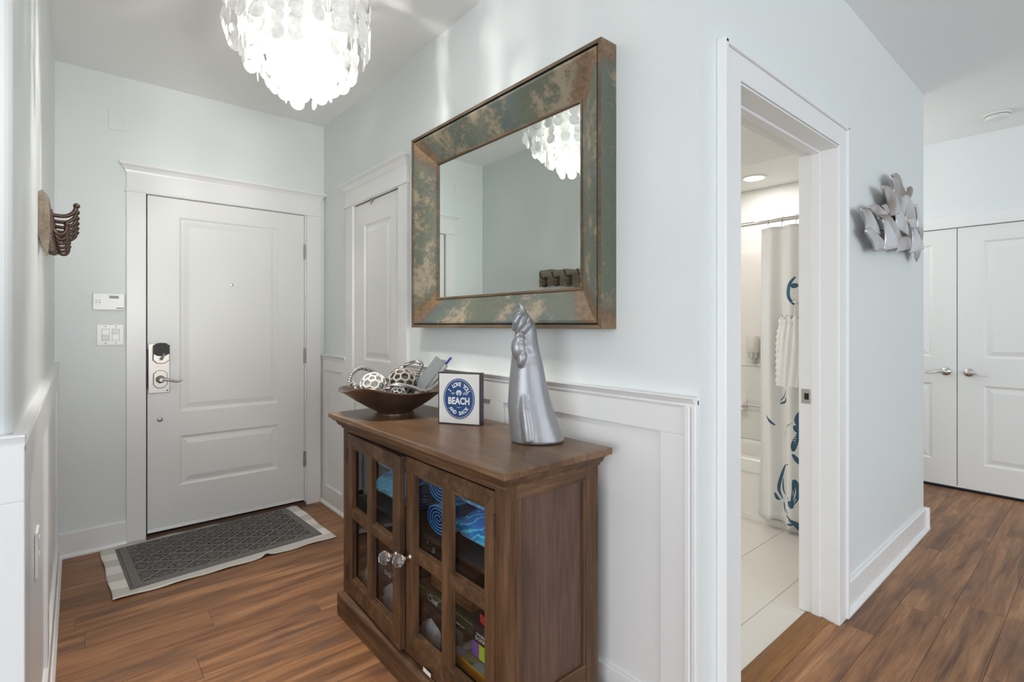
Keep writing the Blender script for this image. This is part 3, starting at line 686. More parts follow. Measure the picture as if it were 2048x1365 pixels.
put_text(t, 'ATLAS', .022, T(-.1008, .06, .028) @ FX, GREY)
boxgame('game_box', .965, 1.17, 1.16, 1.44, .1185, .1530, BLK, 'thin black game box under the orange puzzle box', BLK)
t = boxgame('puzzle_box', .962, 1.17, 1.165, 1.445, .1535, .1915, ORANGE, 'orange-sided puzzle box with colourful patchwork lid and barcode')
obj('lid_print', MB().box(-.103, .103, -.139, .139, .0372, .0386), PUZZ, t, local=True)
bc = MB()
obj('barcode_panel', MB().box(-.1048, -.1041, -.105, -.048, .003, .036), WHITEP, t, local=True)
random.seed(3); y = -.100
while y < -.058:
    w_ = random.choice((.0012, .002, .003)); bc.box(-.1055, -.1046, y, y+w_, .012, .033); y += w_+random.choice((.0012, .0022))
obj('barcode', bc, BLK, t, local=True)
put_text(t, 'PUZZLE', .012, T(-.1046, .085, .022) @ FX, RED)
t = boxgame('domino_tin', .995, 1.16, 1.168, 1.372, .1945, .299, BLK, 'black, purple and lime domino tin numbered six')
obj('purple_band', MB().box(-.0834, -.0822, .068, .102, .004, .052), PURP, t, local=True); obj('lime_band', MB().box(-.0834, -.0822, -.102, .066, .004, .052), LIME, t, local=True)
obj('tin_lid', MB().box(-.084, .084, -.1035, .1035, .090, .106), col('navy_black_lid', (.02, .02, .04)), t, local=True, bevel=.003)
put_text(t, '6', .055, T(-.0838, .020, .028) @ FX, BLK, bold=.002)
put_text(t, 'DOUBLE SIX', .012, T(-.0843, .045, .082) @ FX, INKW); put_text(t, 'DOMINOES', .017, T(-.0832, .042, .066) @ FX, INKW)
t = boxgame('card_game_box', 1.00, 1.15, 1.150, 1.350, .3005, .329, RED, 'red-edged card game box with black lid on the domino tin', rz=radians(-9))
obj('lid_print', MB().box(-.074, .074, -.099, .099, .0282, .0295), BLK, t, local=True)
lp = MB()
for r in (.028, .042, .058):
    pts = [(-.02+r*cos(a_), -.02+r*sin(a_), .0300) for a_ in [2*pi*q/26 for q in range(27)]]; lp.tube(pts, .0018, 5, False)
obj('printed_rings', lp, INKW, t, local=True)
# lower left
t = boxgame('game_box', 1.0, 1.26, 1.80, 2.185, .118, .205, BLK, 'black game box at the bottom behind the left cabinet door', BLK)
t = boxgame('game_box', .985, 1.25, 1.82, 2.18, .2055, .288, NAVY, 'navy blue game box behind the left cabinet door', NAVY)
put_text(t, 'oval', .040, T(-.1338, -.045, .046) @ FX, INKW); put_text(t, 'the party game of words', .010, T(-.1336, -.135, .052) @ FX, INKW)
put_text(t, 'for 2 to 6 players', .009, T(-.1336, -.135, .040) @ FX, INKW); put_text(t, '8', .036, T(-.1338, .11, .05) @ FX, RED)
t = boxgame('game_box', 1.00, 1.25, 1.83, 2.16, .2885, .330, BLK, 'slim black game box on the navy box', BLK)
put_text(t, 'strategy', .020, T(-.1262, -.04, .02) @ FX, GREY)
def bag(c, sx, sy, sz, label, seed):
    rnd = random.Random(seed); mb = MB(); ph = [rnd.uniform(0, 6) for _ in range(8)]; n = 26; rings = []
    for i in range(11):
        q = i/10; w_ = sin(pi*min(1, .08+.95*q)**.8)**.6*(1-.25*q); ring = []
        for j in range(n):
            a_ = 2*pi*j/n; k_ = 1+.16*sin(3*a_+ph[0]+5*q)+.10*sin(7*a_+ph[1]-7*q)+.06*sin(11*a_+ph[2]+9*q)
            ring.append((sx*w_*k_*cos(a_), sy*w_*k_*sin(a_), sz*q))
        rings.append(ring)
    mb.loft(rings); o = obj('plastic_bag', mb.xf(T(*c)), BAG, smooth=True); return props(o, label, 'plastic bag')
bag((.968, 2.10, .1185), .016, .055, .13, 'crumpled clear plastic bag at the left cabinet pane', 1)
bag((.968, 1.885, .1185), .016, .075, .125, 'crumpled clear plastic bag behind the knobs of the left door', 2)
bag((.980, 1.605, .1185), .020, .075, .10, 'crumpled clear plastic bag below the green game box', 3)

# ------------------------------------------------------------------ on the console: bowl and its contents
ZT = .890
bo = thing('decorative_bowl', (1.085, 2.085, ZT), 'wavy bronze bowl with twisted silver rope handles', 'bowl')
def bowl_mb():
    prof = [(.0, .014), (.05, .014), (.082, .022), (.115, .040), (.150, .066), (.180, .092), (.203, .112), (.213, .116), (.213, .113), (.200, .105), (.176, .083), (.148, .058), (.112, .031), (.08, .013), (.075, .006)]
    mb = MB(); n = 72; rings = []
    for r, z in prof:
        ring = []
        for j in range(n):
            a = 2*pi*j/n; w = max(0, (r-.12)/.09)
            rr = max(r, .0005)*1.05*(1+.06*w*cos(2*a+.5)+.035*w*cos(5*a)); zz = z+w*(.007*cos(3*a+1.0)+.006*cos(5*a+.4)+.006*cos(2*a-.7))
            ring.append((1.085+rr*cos(a), 2.085+rr*sin(a), ZT+zz))
        rings.append(ring)
    mb.loft(rings, True, True)
    return mb
obj('bowl_body', bowl_mb(), BRONZE, bo, smooth=True)
obj('foot_ring', MB().lathe([(.078, .001), (.085, .001), (.085, .005), (.080, .008), (.078, .013), (.072, .016)], 48, (1.085, 2.085, ZT)), BRONZE, bo, smooth=True, autosm=35)
def loop(a0, a1, rise, lean, r=.0085, n=18, mid=None):
    pts = []
    for i in range(n+1):
        q = i/n; a = a0+(a1-a0)*q; rr = .196+lean*sin(pi*q)+.012*sin(2*pi*q); z = .108+rise*(sin(pi*q)**.7)
        pts.append((1.085+rr*cos(a), 2.085+rr*sin(a), ZT+z))
    return MB().tube(pts, r, 8)
R_ = radians
def gl(sl, f_): return (1.085+sl*.762+f_*.647, 2.085-sl*.647+f_*.762)     # sideways / away as the viewer stands
def rope(pts, r=.0092):
    # pts: (sideways, away, height) control points -> smooth rope
    P = [Vector((*gl(a, b_), ZT+c)) for a, b_, c in pts]; out = []
    for i in range(len(P)-1):
        p0, p1, p2, p3 = P[max(i-1, 0)], P[i], P[i+1], P[min(i+2, len(P)-1)]
        for k_ in range(8):
            t_ = k_/8; out.append(.5*((2*p1)+(-p0+p2)*t_+(2*p0-5*p1+4*p2-p3)*t_*t_+(-p0+3*p1-3*p2+p3)*t_**3))
    out.append(P[-1]); return MB().tube(out, r, 8)
obj('rope_handle', rope([(-.196, -.03, .118), (-.192, -.01, .17), (-.165, .03, .195), (-.13, .06, .185), (-.09, .09, .15), (-.06, .13, .125)]), ROPE, bo, smooth=True)
obj('rope_handle', rope([(-.196, -.03, .122), (-.17, -.05, .135), (-.155, -.055, .11), (-.15, -.04, .095)]), ROPE, bo, smooth=True)
obj('rope_handle', rope([(-.045, .12, .122), (-.035, .10, .165), (.03, .10, .205), (.075, .09, .222), (.105, .085, .205), (.09, .07, .165), (.098, .06, .125)]), ROPE, bo, smooth=True)
obj('rope_handle', rope([(-.04, -.12, .088), (0, -.12, .125), (.04, -.12, .138), (.10, -.11, .125), (.15, -.10, .108), (.19, -.06, .125), (.205, -.02, .15)]), ROPE, bo, smooth=True)
obj('rope_handle', rope([(.12, .12, .125), (.155, .11, .18), (.19, .09, .22), (.215, .07, .215), (.21, .04, .185), (.19, .03, .15), (.17, .0, .125)]), ROPE, bo, smooth=True)
WHB = plain('white_woven_ball', (.74, .72, .68), .7); GRB = plain('grey_woven_ball', (.42, .38, .34), .6, .2)
def lattice_ball(c, r, mat, label, core, seed):
    t = thing('decor_ball', (c[0], c[1], c[2]-r), label, 'decor ball')
    bm = bmesh.new(); bmesh.ops.create_icosphere(bm, subdivisions=2, radius=r); mat4 = RZ(seed) @ RX(seed*1.7)
    fc = {f: f.calc_center_median().normalized()*r for f in bm.faces}
    mb = MB()
    # dual network: struts joining neighbouring face centres
    for e in bm.edges:
        a, b_ = (fc[f] for f in e.link_faces); mb.tube([mat4 @ a+Vector(c), mat4 @ ((a+b_)*.5).normalized()*r*1.0+Vector(c), mat4 @ b_+Vector(c)], r*.085, 5, False)
    bm.free(); obj('weave', mb, mat, t, smooth=True)
    obj('core', MB().ball(c, r*.86, 16), core, t, smooth=True); return t
CORE1 = col('pale_core', (.50, .47, .43), .8); CORE2 = col('dark_core', (.10, .075, .06), .8)
gx, gy = gl(-.088, -.03); lattice_ball((gx, gy, ZT+.124), .055, WHB, 'white woven ball at the bowl\u2019s left side', CORE1, .7)
gx, gy = gl(.030, .015); lattice_ball((gx, gy, ZT+.130), .062, GRB, 'grey woven ball in the middle of the bowl', CORE2, 1.9)
gx, gy = gl(.035, -.098); lattice_ball((gx, gy, ZT+.094), .033, WHB, 'small pale openwork ball at the bowl\u2019s front', CORE2, 2.6)
# starfish-like shell ornament
gx, gy = gl(-.135, .045); sf = MB()
for i in range(5):
    a = 2*pi*i/5+.3; sf.tube([(gx, gy, ZT+.125), (gx+.018*cos(a), gy, ZT+.125+.018*sin(a)), (gx+.036*cos(a), gy, ZT+.125+.036*sin(a))], [.011, .008, .003], 6)
props(obj('starfish', sf, plain('brown_starfish', (.28, .20, .17), .7, bump=(200, .6, .003)), smooth=True), 'small brown starfish leaning in the bowl behind the white ball', 'starfish')
# notebook and pen
nb = thing('notebook', (*gl(.092, -.012), ZT+.075), 'grey notebook standing tilted in the bowl', 'notebook')
def book_frame():
    c = Vector((*gl(.092, -.012), ZT+.075))
    up = Vector((*(Vector(gl(.70, .10))-Vector(gl(0, 0))), .92)).normalized()
    side = Vector((*(Vector(gl(.55, -1.0))-Vector(gl(0, 0))), -.42)); side = (side-up*side.dot(up)).normalized(); nrm = up.cross(side)
    M = Matrix((side, nrm, up)).transposed().to_4x4(); M.translation = c; return M
BM = book_frame(); 
def loc(mb, M, org): mb.xf(M); return mb
bw, bh, bt = .048, .195, .012
obj('cover', MB().box(-bw, bw, -bt, -bt+.002, .0, bh).box(-bw, bw, bt-.002, bt, .0, bh).box(-bw, -bw+.002, -bt, bt, 0, bh).xf(BM), plain('grey_notebook_cover', (.20, .22, .225), .5), nb)
obj('pages', MB().box(-bw+.003, bw-.003, -bt+.0025, bt-.0025, .003, bh-.004).xf(BM), plain('notebook_pages', (.74, .74, .73), .8), nb)
pn = thing('pen', BM @ Vector((.005, .017, .05)), 'blue pen tucked in beside the grey notebook', 'pen')
PB = plain('blue_pen_plastic', (.015, .06, .30), .3)
obj('barrel', MB().tube([(.0, .0175, .05), (.012, .0175, .19)], .0045, 10).xf(BM), PB, pn, smooth=True, autosm=40)
obj('cap', MB().tube([(.012, .0175, .187), (.0155, .0175, .232)], .0056, 10).xf(BM), PB, pn, smooth=True, autosm=40)

# ------------------------------------------------------------------ sign
A = Vector((1.098, 1.746)); B_ = Vector((1.190, 1.589)); ang = math.atan2(B_.y-A.y, B_.x-A.x)
sg = thing('box_sign', (*((A+B_)/2), ZT), 'small white box sign with blue beach lettering on the console', 'sign', rz=ang)
sw, sh, sd = (B_-A).length, .204, .034
obj('box_edge', MB().box(-sw/2, sw/2, 0, sd, 0, sh), SIGNBLK, sg, local=True, bevel=.001)
obj('face', MB().box(-sw/2+.005, sw/2-.005, -.0008, .001, .005, sh-.005), SIGNW, sg, local=True)
def ell(a, b_, y, n=64): return [(a*cos(2*pi*k/n), b_*sin(2*pi*k/n)+sh/2) for k in range(n)]
ea, eb = .067, .079
obj('blue_oval', MB().prism(ell(ea, eb, 0), 'y', -.0018, -.0006), SIGNBLUE, sg, local=True)
def ring(a, b_, t_, y0_, y1_):
    n = 64; mb = MB(); o_ = ell(a, b_, 0, n); i_ = ell(a-t_, b_-t_, 0, n)
    mb.add([(x, y0_, z) for x, z in o_]+[(x, y0_, z) for x, z in i_], [(k, (k+1) % n, n+(k+1) % n, n+k) for k in range(n)]); return mb
obj('oval_line', ring(ea-.004, eb-.004, .0014, -.0022, 0), INKW, sg, local=True)
lt = MB()
def arc_text(s, a0, a1, r, rz_, size, flip=False):
    for i, ch in enumerate(s):
        if ch == ' ': continue
        a = a0+(a1-a0)*i/(len(s)-1); x, z = r*cos(a), rz_*sin(a)
        rot = (a-pi/2) if not flip else (a+pi/2)
        lt.join(text_mb(ch, size, .0002, sx=.82, bold=.0006), T(x, -.0024, z+sh/2) @ RY(-rot))
arc_text('I LOVE YOU', radians(146), radians(34), .046, .056, .0225)
arc_text('AND BACK', radians(222), radians(318), .046, .058, .0200, True)
lt.join(text_mb('BEACH', .037, .0002, sx=.80, bold=.0012), T(0, -.0024, sh/2-.010))
lt.join(text_mb('to', .016, .0002, shear=.35), T(-.026, -.0024, sh/2+.021)); lt.join(text_mb('the', .016, .0002, shear=.35), T(.027, -.0024, sh/2+.021))
lt.box(-.009, .009, -.0026, -.0022, sh/2-.0345, sh/2-.0333)
obj('lettering', lt, INKW, sg, local=True)
shl = MB(); 
fan = [(0, -.010)]+[((.0115+.0012*cos(8*a))*cos(a), (.011+.001*cos(8*a))*sin(a)) for a in [radians(-40)+radians(260)*k/30 for k in range(31)]]
shl.prism([(x, z+sh/2+.0225) for x, z in fan], 'y', -.0026, -.0018)
obj('shell_emblem', shl, INKW, sg, local=True)
rb_ = MB()
for k in range(7):
    a = radians(20+140*k/6); rb_.tube([(0, -.0027, sh/2+.0135), (.0095*cos(a), -.0027, sh/2+.0225+.0095*sin(a)-.003)], .0005, 4)
obj('shell_lines', rb_, SIGNBLUE, sg, local=True)

# ------------------------------------------------------------------ silver sculpture
def sculpture():
    c0 = Vector((1.180, 1.258, 0)); R = Vector((.762, -.647, 0)); F = Vector((.647, .762, 0))
    rows = [(.8915, -.088, .088), (.897, -.090, .092), (.925, -.092, .081), (.965, -.096, .066), (1.012, -.099, .050), (1.062, -.097, .036), (1.112, -.093, .026), (1.15, -.089, .019),
            (1.182, -.086, .011), (1.21, -.084, .005), (1.24, -.078, .000), (1.262, -.074, -.002), (1.285, -.075, -.006), (1.305, -.074, -.020), (1.322, -.068, -.034), (1.338, -.063, -.042)]
    mb = MB(); n = 40; rings = []
    for i, (z, a, b_) in enumerate(rows):
        m = (a+b_)/2; hw = (b_-a)/2; dp = hw*(.72 if z < 1.2 else .85); ring = []
        for j in range(n):
            t_ = 2*pi*j/n; w = 1+.018*cos(3*t_+z*9)+.010*cos(5*t_-z*20)
            p = c0+R*(m+hw*cos(t_)*(1 if abs(cos(t_)) > .8 else w))+F*(dp*sin(t_)*w); ring.append((p.x, p.y, z))
        rings.append(ring)
    mb.loft(rings)
    def at(s, f_, z): return tuple(c0+R*s+F*f_+Vector((0, 0, z)))
    # knotted lobe at the shoulder, ridge down the front, furled leaves and hooked tip at the top
    def lobe(c, r, sx, sz, tilt):
        k = MB().ball((0, 0, 0), r, 16, (sx, .8, sz)); k.xf(T(*c) @ RZ(-.7042) @ RY(tilt)); mb.join(k)
    lobe(at(-.063, -.030, 1.205), .026, 1.0, 1.55, -.1)
    lobe(at(-.052, -.036, 1.17), .017, .9, 1.7, .25)
    lobe(at(-.060, -.034, 1.235), .018, 1.0, 1.0, .0)
    def furl(pts, r): mb.tube([at(*p) for p in pts], r, 10)
    furl([(-.066, -.028, 1.248), (-.048, -.034, 1.262), (-.030, -.034, 1.285), (-.026, -.026, 1.308)], [.006, .012, .011, .004])
    furl([(-.080, -.012, 1.262), (-.074, -.022, 1.29), (-.060, -.026, 1.315), (-.046, -.020, 1.318)], [.006, .011, .010, .004])
    furl([(-.054, 0, 1.312), (-.049, .0, 1.332), (-.053, -.003, 1.346), (-.063, -.004, 1.3545)], [.015, .0115, .0085, .0055])
    furl([(-.030, -.050, .899), (-.034, -.047, .94), (-.042, -.042, 1.0), (-.048, -.034, 1.06)], [.020, .021, .019, .012])
    o = obj('sculpture', mb, SILVER, smooth=True, origin=(c0.x, c0.y, .8905))
    rm = o.modifiers.new('fuse', 'REMESH'); rm.mode = 'VOXEL'; rm.voxel_size = .0034; rm.use_smooth_shade = True
    sm = o.modifiers.new('ease', 'SMOOTH'); sm.iterations = 4; sm.factor = .5
    return props(o, 'tall silver twisted sculpture on the console\u2019s near end', 'sculpture')
sculpture()

# ------------------------------------------------------------------ mirror
MX = 1.300; oy0, oy1, oz0, oz1 = 1.083, 2.320, 1.268, 2.220; fw = .150
mr = thing('wall_mirror', (XA, (oy0+oy1)/2, oz0), 'large mirror in distressed teal and brown frame', 'mirror')
fprof = [(0, XA), (0, MX), (.013, MX), (.0145, MX+.009), (.019, MX+.009), (.021, MX+.001), (.030, MX+.001), (.060, MX+.018), (.100, MX+.042), (.136, MX+.064), (.139, MX+.060), (.146, MX+.061), (.149, MX+.066), (.150, XA-.001)]
def corner(k, d):
    return [(oy0+d, oz0+d), (oy1-d, oz0+d), (oy1-d, oz1-d), (oy0+d, oz1-d)][k]
for k in range(4):
    NS = 24; rings = []; wear = []
    for si in range(NS+1):
        t_ = si/NS
        for d, x in fprof:
            (ya, za), (yb_, zb2) = corner(k, d), corner((k+1) % 4, d)
            y_, z_ = ya+(yb_-ya)*t_, za+(zb2-za)*t_
            wear.append(.62*math.exp(-(min(abs(t_), abs(1-t_))*(oy1-oy0 if k % 2 == 0 else oz1-oz0)/.13)**2)+.05)
        rings.append([(x, *[corner(k, d)[c]+(corner((k+1) % 4, d)[c]-corner(k, d)[c])*t_ for c in (0, 1)]) for d, x in fprof])
    fo = obj('frame_side', MB().loft(rings, True, True), [FRAME, RIMW, DARK], mr)
    at_ = fo.data.attributes.new('wear', 'FLOAT', 'POINT'); at_.data.foreach_set('value', wear)
    np_ = len(fprof)
    for pi_, pl in enumerate(fo.data.polygons):
        j = pi_ % np_
        if j in (1, 9, 10, 11): pl.material_index = 1
        elif j in (2, 3, 4) and (k == 2 or j == 3): pl.material_index = 2
obj('mirror_glass', MB().box(MX+.069, MX+.073, oy0+.148, oy1-.148, oz0+.148, oz1-.148), MIRR, mr)
obj('backing', MB().box(MX+.0735, XA-.0005, oy0+.14, oy1-.14, oz0+.14, oz1-.14), DARK, mr)

# ------------------------------------------------------------------ coat hooks
hk = thing('coat_hook_board', (XL, 2.55, 1.60), 'weathered grey board of bronze coat hooks', 'coat rack')
nb_ = 40; rings = []
for i in range(nb_+1):
    q = i/nb_; y = 2.150+.815*q; zc = 1.612+.035*q+.007*sin(q*9+.5); hh = .064+.004*sin(q*14)+.003*sin(q*31)
    if q == 0: b = [(-.0895, zc-.055), (-.0895, zc+.078), (-.080, zc+.086), (-.066, zc+.068), (-.063, zc-.05), (-.068, zc-.118), (-.071, zc-.12)]
    else:
        e = max(0, 1-q*12); b = [(-.0895, zc-hh*.9-.002), (-.0895, zc+hh), (-.080, zc+hh+.012*e), (-.066, zc+hh*.95), (-.063, zc-hh*.6), (-.066, zc-hh*.95-.05*e), (-.071, zc-hh-.05*e)]
    rings.append([(x, y, z) for x, z in b])
obj('board', MB().loft(rings), DRIFT, hk)
def hook(y):
    zc = 1.625
    mb = MB().box(-.064, -.058, y-.014, y+.014, zc-.048, zc+.030)
    def crv(pts, r): 
        P = [Vector((a, y, zc+c)) for a, c in pts]; out = []
        for i in range(len(P)-1):
            p0, p1, p2, p3 = P[max(i-1, 0)], P[i], P[i+1], P[min(i+2, len(P)-1)]
            for k_ in range(5):
                t_ = k_/5; out.append(.5*((2*p1)+(-p0+p2)*t_+(2*p0-5*p1+4*p2-p3)*t_*t_+(-p0+3*p1-3*p2+p3)*t_**3))
        out.append(P[-1]); rr = [r*(1.0+.16*(i_ % 2)) for i_ in range(len(out))]
        mb.tube(out, rr, 8); return out[-1]
    e = crv([(-.060, .015), (-.042, .013), (-.022, .016), (-.006, .030), (.0, .046)], .0058); mb.ball((e.x+.001, e.y, e.z+.006), .0095, 10)
    e = crv([(-.060, -.026), (-.050, -.044), (-.036, -.046), (-.026, -.034), (-.024, -.016)], .0052); mb.ball((e.x, e.y, e.z+.005), .0085, 10)
    return mb
for i in range(6): obj('hook', hook(2.235+.130*i), IRON, hk, smooth=True, autosm=45)

# ------------------------------------------------------------------ chandelier
CC = (.640, 1.975)
ch = thing('chandelier', (*CC, H), 'white capiz shell chandelier hanging over the entry', 'chandelier')
obj('canopy', MB().lathe([(.065, 2.700), (.065, 2.716), (.05, 2.7235)], 28, (*CC, 0)), CHROME, ch, smooth=True, autosm=40)
obj('stem', MB().tube([(*CC, 2.53), (*CC, 2.71)], .006, 10), CHROME, ch)
rings_ = [(.247, 23, 2.505, 2.300), (.200, 19, 2.50, 2.236), (.152, 14, 2.50, 2.186), (.104, 10, 2.50, 2.146), (.055, 5, 2.50, 2.112)]
fr = MB()
for r, nst, zt, zb in rings_: fr.tube([(CC[0]+r*cos(2*pi*k/40), CC[1]+r*sin(2*pi*k/40), 2.532) for k in range(41)], .003, 6, False)
for k in range(4): fr.tube([(CC[0]+.247*cos(pi*k/4), CC[1]+.247*sin(pi*k/4), 2.534), (CC[0]-.247*cos(pi*k/4), CC[1]-.247*sin(pi*k/4), 2.534)], .003, 6)
obj('wire_frame', fr, CHROME, ch, smooth=True)
obj('rim_band', MB().lathe([(.249, 2.522), (.251, 2.522), (.251, 2.544), (.249, 2.544)], 48, (*CC, 0), caps=False), CHROME, ch, smooth=True, autosm=40)
disc_mb = MB().lathe([(.0270, -.0006), (.0270, .0006)], 18, (0, 0, 0), 'y')
random.seed(11); discs = []; th_ = MB()
for ri, (r, nst, zt, zb) in enumerate(rings_):
    for k in range(nst):
        a = 2*pi*k/nst+ri*.37+random.uniform(-.04, .04); n_ = max(2, round((zt-zb)/.0475)); rr = r+random.uniform(-.006, .006)
        zl = zb+random.uniform(-.008, .008)
        for i in range(n_):
            z = zl+.027+i*.0475
            discs.append((-(ri == 0)*5-(2 if i <= 1 else 0)+i*.01+ri*.2, CC[0]+rr*cos(a)+random.uniform(-.003, .003), CC[1]+rr*sin(a)+random.uniform(-.003, .003), z, a+pi/2+random.gauss(0, .38), random.gauss(0, .06)))
        th_.tube([(CC[0]+rr*cos(a), CC[1]+rr*sin(a), zl+.03), (CC[0]+rr*cos(a), CC[1]+rr*sin(a), 2.532)], .0006, 4)
obj('strings', th_, WHITEP, ch, kind='stuff')
discs.sort(key=lambda d: d[0]); proto = None; rest = MB()
for i, (_, x, y, z, rz, tl) in enumerate(discs):
    if i < 298:
        if proto is None: o = proto = obj('shell_disc', disc_mb, CAPIZ, ch, local=True)
        else: o = proto.copy(); COL.objects.link(o)
        o.location = Vector((x, y, z))-ORG[ch]; o.rotation_euler = (tl, 0, rz)
    else: rest.join(disc_mb, T(x, y, z) @ RZ(rz) @ RX(tl))
if rest.v: obj('inner_shell_discs', rest, CAPIZ, ch, kind='stuff')
BULB = emit('warm_bulb', (1, .96, .90), 18)
for k in range(3):
    a = 2*pi*k/3+.4; x, y = CC[0]+.075*cos(a), CC[1]+.075*sin(a)
    sk = obj('socket', MB().tube([(x, y, 2.53), (x, y, 2.46)], .012, 10), WHITEP, ch)
    obj('bulb', MB().lathe([(.010, 2.460), (.018, 2.435), (.020, 2.415), (.014, 2.385), (.004, 2.365)], 16, (x, y, 0)), BULB, sk, smooth=True)
    point('bulb_glow', (x, y, 2.36), 24, .03, (1, .955, .90))

# ------------------------------------------------------------------ rug, mat
RC = (.640, 3.365)
def rug_fn(u, v):
    # corners (sheared a little as it lies), u along x, v along y
    xl, xr = .100+.028*(1-v), 1.182+.008*(1-v)
    x = xl+(xr-xl)*u; yb = 3.000+.035*u; yf = 3.716-.002*u
    y = yb+(yf-yb)*v
    edge = max(0, 1-min(v, 1-v)*14)+max(0, 1-min(u, 1-u)*18)
    y += .002*sin(u*23)*max(0, 1-v*7)+.002*sin(u*17+1)*max(0, 1-(1-v)*7)-.016*math.exp(-((u-.64)/.02)**2)*max(0, 1-v*9)*-.6
    x += .003*sin(v*13)*max(0, 1-u*9)+.003*sin(v*9+2)*max(0, 1-(1-u)*9)
    z = .0035+edge*(.0025*(1+sin(u*31+v*11)))+.012*math.exp(-((u-.63)/.018)**2)*max(0, 1-v*9)+.012*max(0, 1-abs(u-.97)/.06)*max(0, 1-(1-v)*8)
    return x, y, z
mb = MB().grid(lambda u, v: rug_fn(u, v), 110, 34)
ro = obj('flat_woven_rug', mb, RUGM, smooth=True, origin=(*RC, 0.0005)); so = ro.modifiers.new('thickness', 'SOLIDIFY'); so.thickness = .002; so.offset = -1
props(ro, 'pale grey checked rug lying under the charcoal door mat', 'rug')
def mat_h(x, y):
    w, d = .945, .600; ex = min(x, w-x); ey = min(y, d-y)
    if ex < .0005 or ey < .0005: return -.0045
    if ex < .012 or ey < .012: return .006
    if ex < .050 or ey < .030: return .012
    u = (x/.150+y/.122); v = (x/.150-y/.122); fu, fv = u % 1, v % 1
    e = min(fu, 1-fu, fv, 1-fv)
    return .0050+.0075*(0 if .09 < e < .19 or .29 < e < .37 else 1)
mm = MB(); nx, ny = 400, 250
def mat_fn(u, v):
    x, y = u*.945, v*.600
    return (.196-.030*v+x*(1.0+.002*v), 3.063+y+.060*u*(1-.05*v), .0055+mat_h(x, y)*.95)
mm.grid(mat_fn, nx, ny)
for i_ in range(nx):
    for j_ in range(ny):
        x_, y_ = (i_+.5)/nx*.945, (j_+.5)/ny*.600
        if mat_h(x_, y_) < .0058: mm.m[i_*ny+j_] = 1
dm = obj('door_mat', mm, [MATM, plain('mat_groove_shade', (.022, .021, .020), .8)], origin=(.65, 3.38, .0055)); props(dm, 'charcoal door mat with raised diamond ribs before the front door', 'mat')  # second material paints shade into the grooves to bring out the relief

# ------------------------------------------------------------------ small fittings on walls
ap = thing('alarm_keypad', (.142, D, 1.366), 'white alarm keypad with small brown display beside the front door', 'keypad')
obj('housing', MB().box(.070, .214, D-.020, D, 1.366, 1.462), WHITEP, ap, bevel=.003)
obj('display', MB().box(.144, .187, D-.0212, D-.019, 1.432, 1.448), col('brown_display', (.10, .045, .035), .3), ap)
for x in (.086, .101):
    for z in (1.408, 1.420): obj('key', MB().box(x-.004, x+.004, D-.0208, D-.019, z-.0015, z+.0015), GREY, ap)
obj('badge', MB().box(.176, .209, D-.0208, D-.019, 1.3745, 1.3795), col('badge_ink', (.08, .08, .07)), ap)
sw_ = thing('switch_plate', (.150, D, 1.163), 'white double rocker switch plate below the alarm keypad', 'switch')
obj('plate', MB().box(.087, .212, D-.006, D, 1.163, 1.284), WHITEP, sw_, bevel=.003)
for x, t_ in ((.128, 1), (.174, 0)):
    r_ = MB().prism([(D-.0065, 1.192), (D-.0115 if t_ else D-.008, 1.192), (D-.0075, 1.224), (D-.0075 if t_ else D-.0095, 1.256), (D-.0065, 1.256)], 'x', x-.0155, x+.0155)
    obj('rocker', r_, WHITEP, sw_)
    obj('rocker_gap', MB().box(x-.0175, x+.0175, D-.0066, D-.006, 1.190, 1.258), col('switch_gap', (.38, .37, .36)), sw_)
    for z in (1.272, 1.176): obj('screw', MB().lathe([(.0028, .006), (.0028, .0068)], 10, (x, D, z), 'y'), GREY, sw_)
bp_ = thing('cover_plate', (.179, D, 2.408), 'square painted blank cover plate high on the entry wall', 'wall plate')
obj('plate', MB().box(.141, .217, D-.006, D, 2.408, 2.517), AQUA, bp_, bevel=.003)
ol = thing('outlet_plate', (XL+.008, 1.85, .63), 'white outlet plate on the left panelled wainscot', 'outlet')
obj('plate', MB().box(XL+.0078, XL+.0145, 1.812, 1.888, .625, .742), WHITEP, ol, bevel=.002)
for z in (.66, .705): obj('socket_face', MB().box(XL+.0145, XL+.0165, 1.832, 1.868, z-.016, z+.016), OFFP, ol, bevel=.001)
sd_ = thing('smoke_detector', (4.80, .525, H), 'round white smoke detector on the hall ceiling', 'smoke detector')
obj('base', MB().lathe([(.074, H-.0005), (.074, H-.012), (.070, H-.014)], 40, (4.80, .525, 0)), WHITEP, sd_, smooth=True, autosm=40)
obj('cover', MB().lathe([(.064, H-.0138), (.066, H-.026), (.058, H-.038), (.030, H-.044), (.001, H-.045)], 40, (4.80, .525, 0)), WHITEP, sd_, smooth=True, autosm=40)
obj('vent_gap', MB().lathe([(.065, H-.013), (.065, H-.0165)], 40, (4.80, .525, 0)), DARK, sd_)

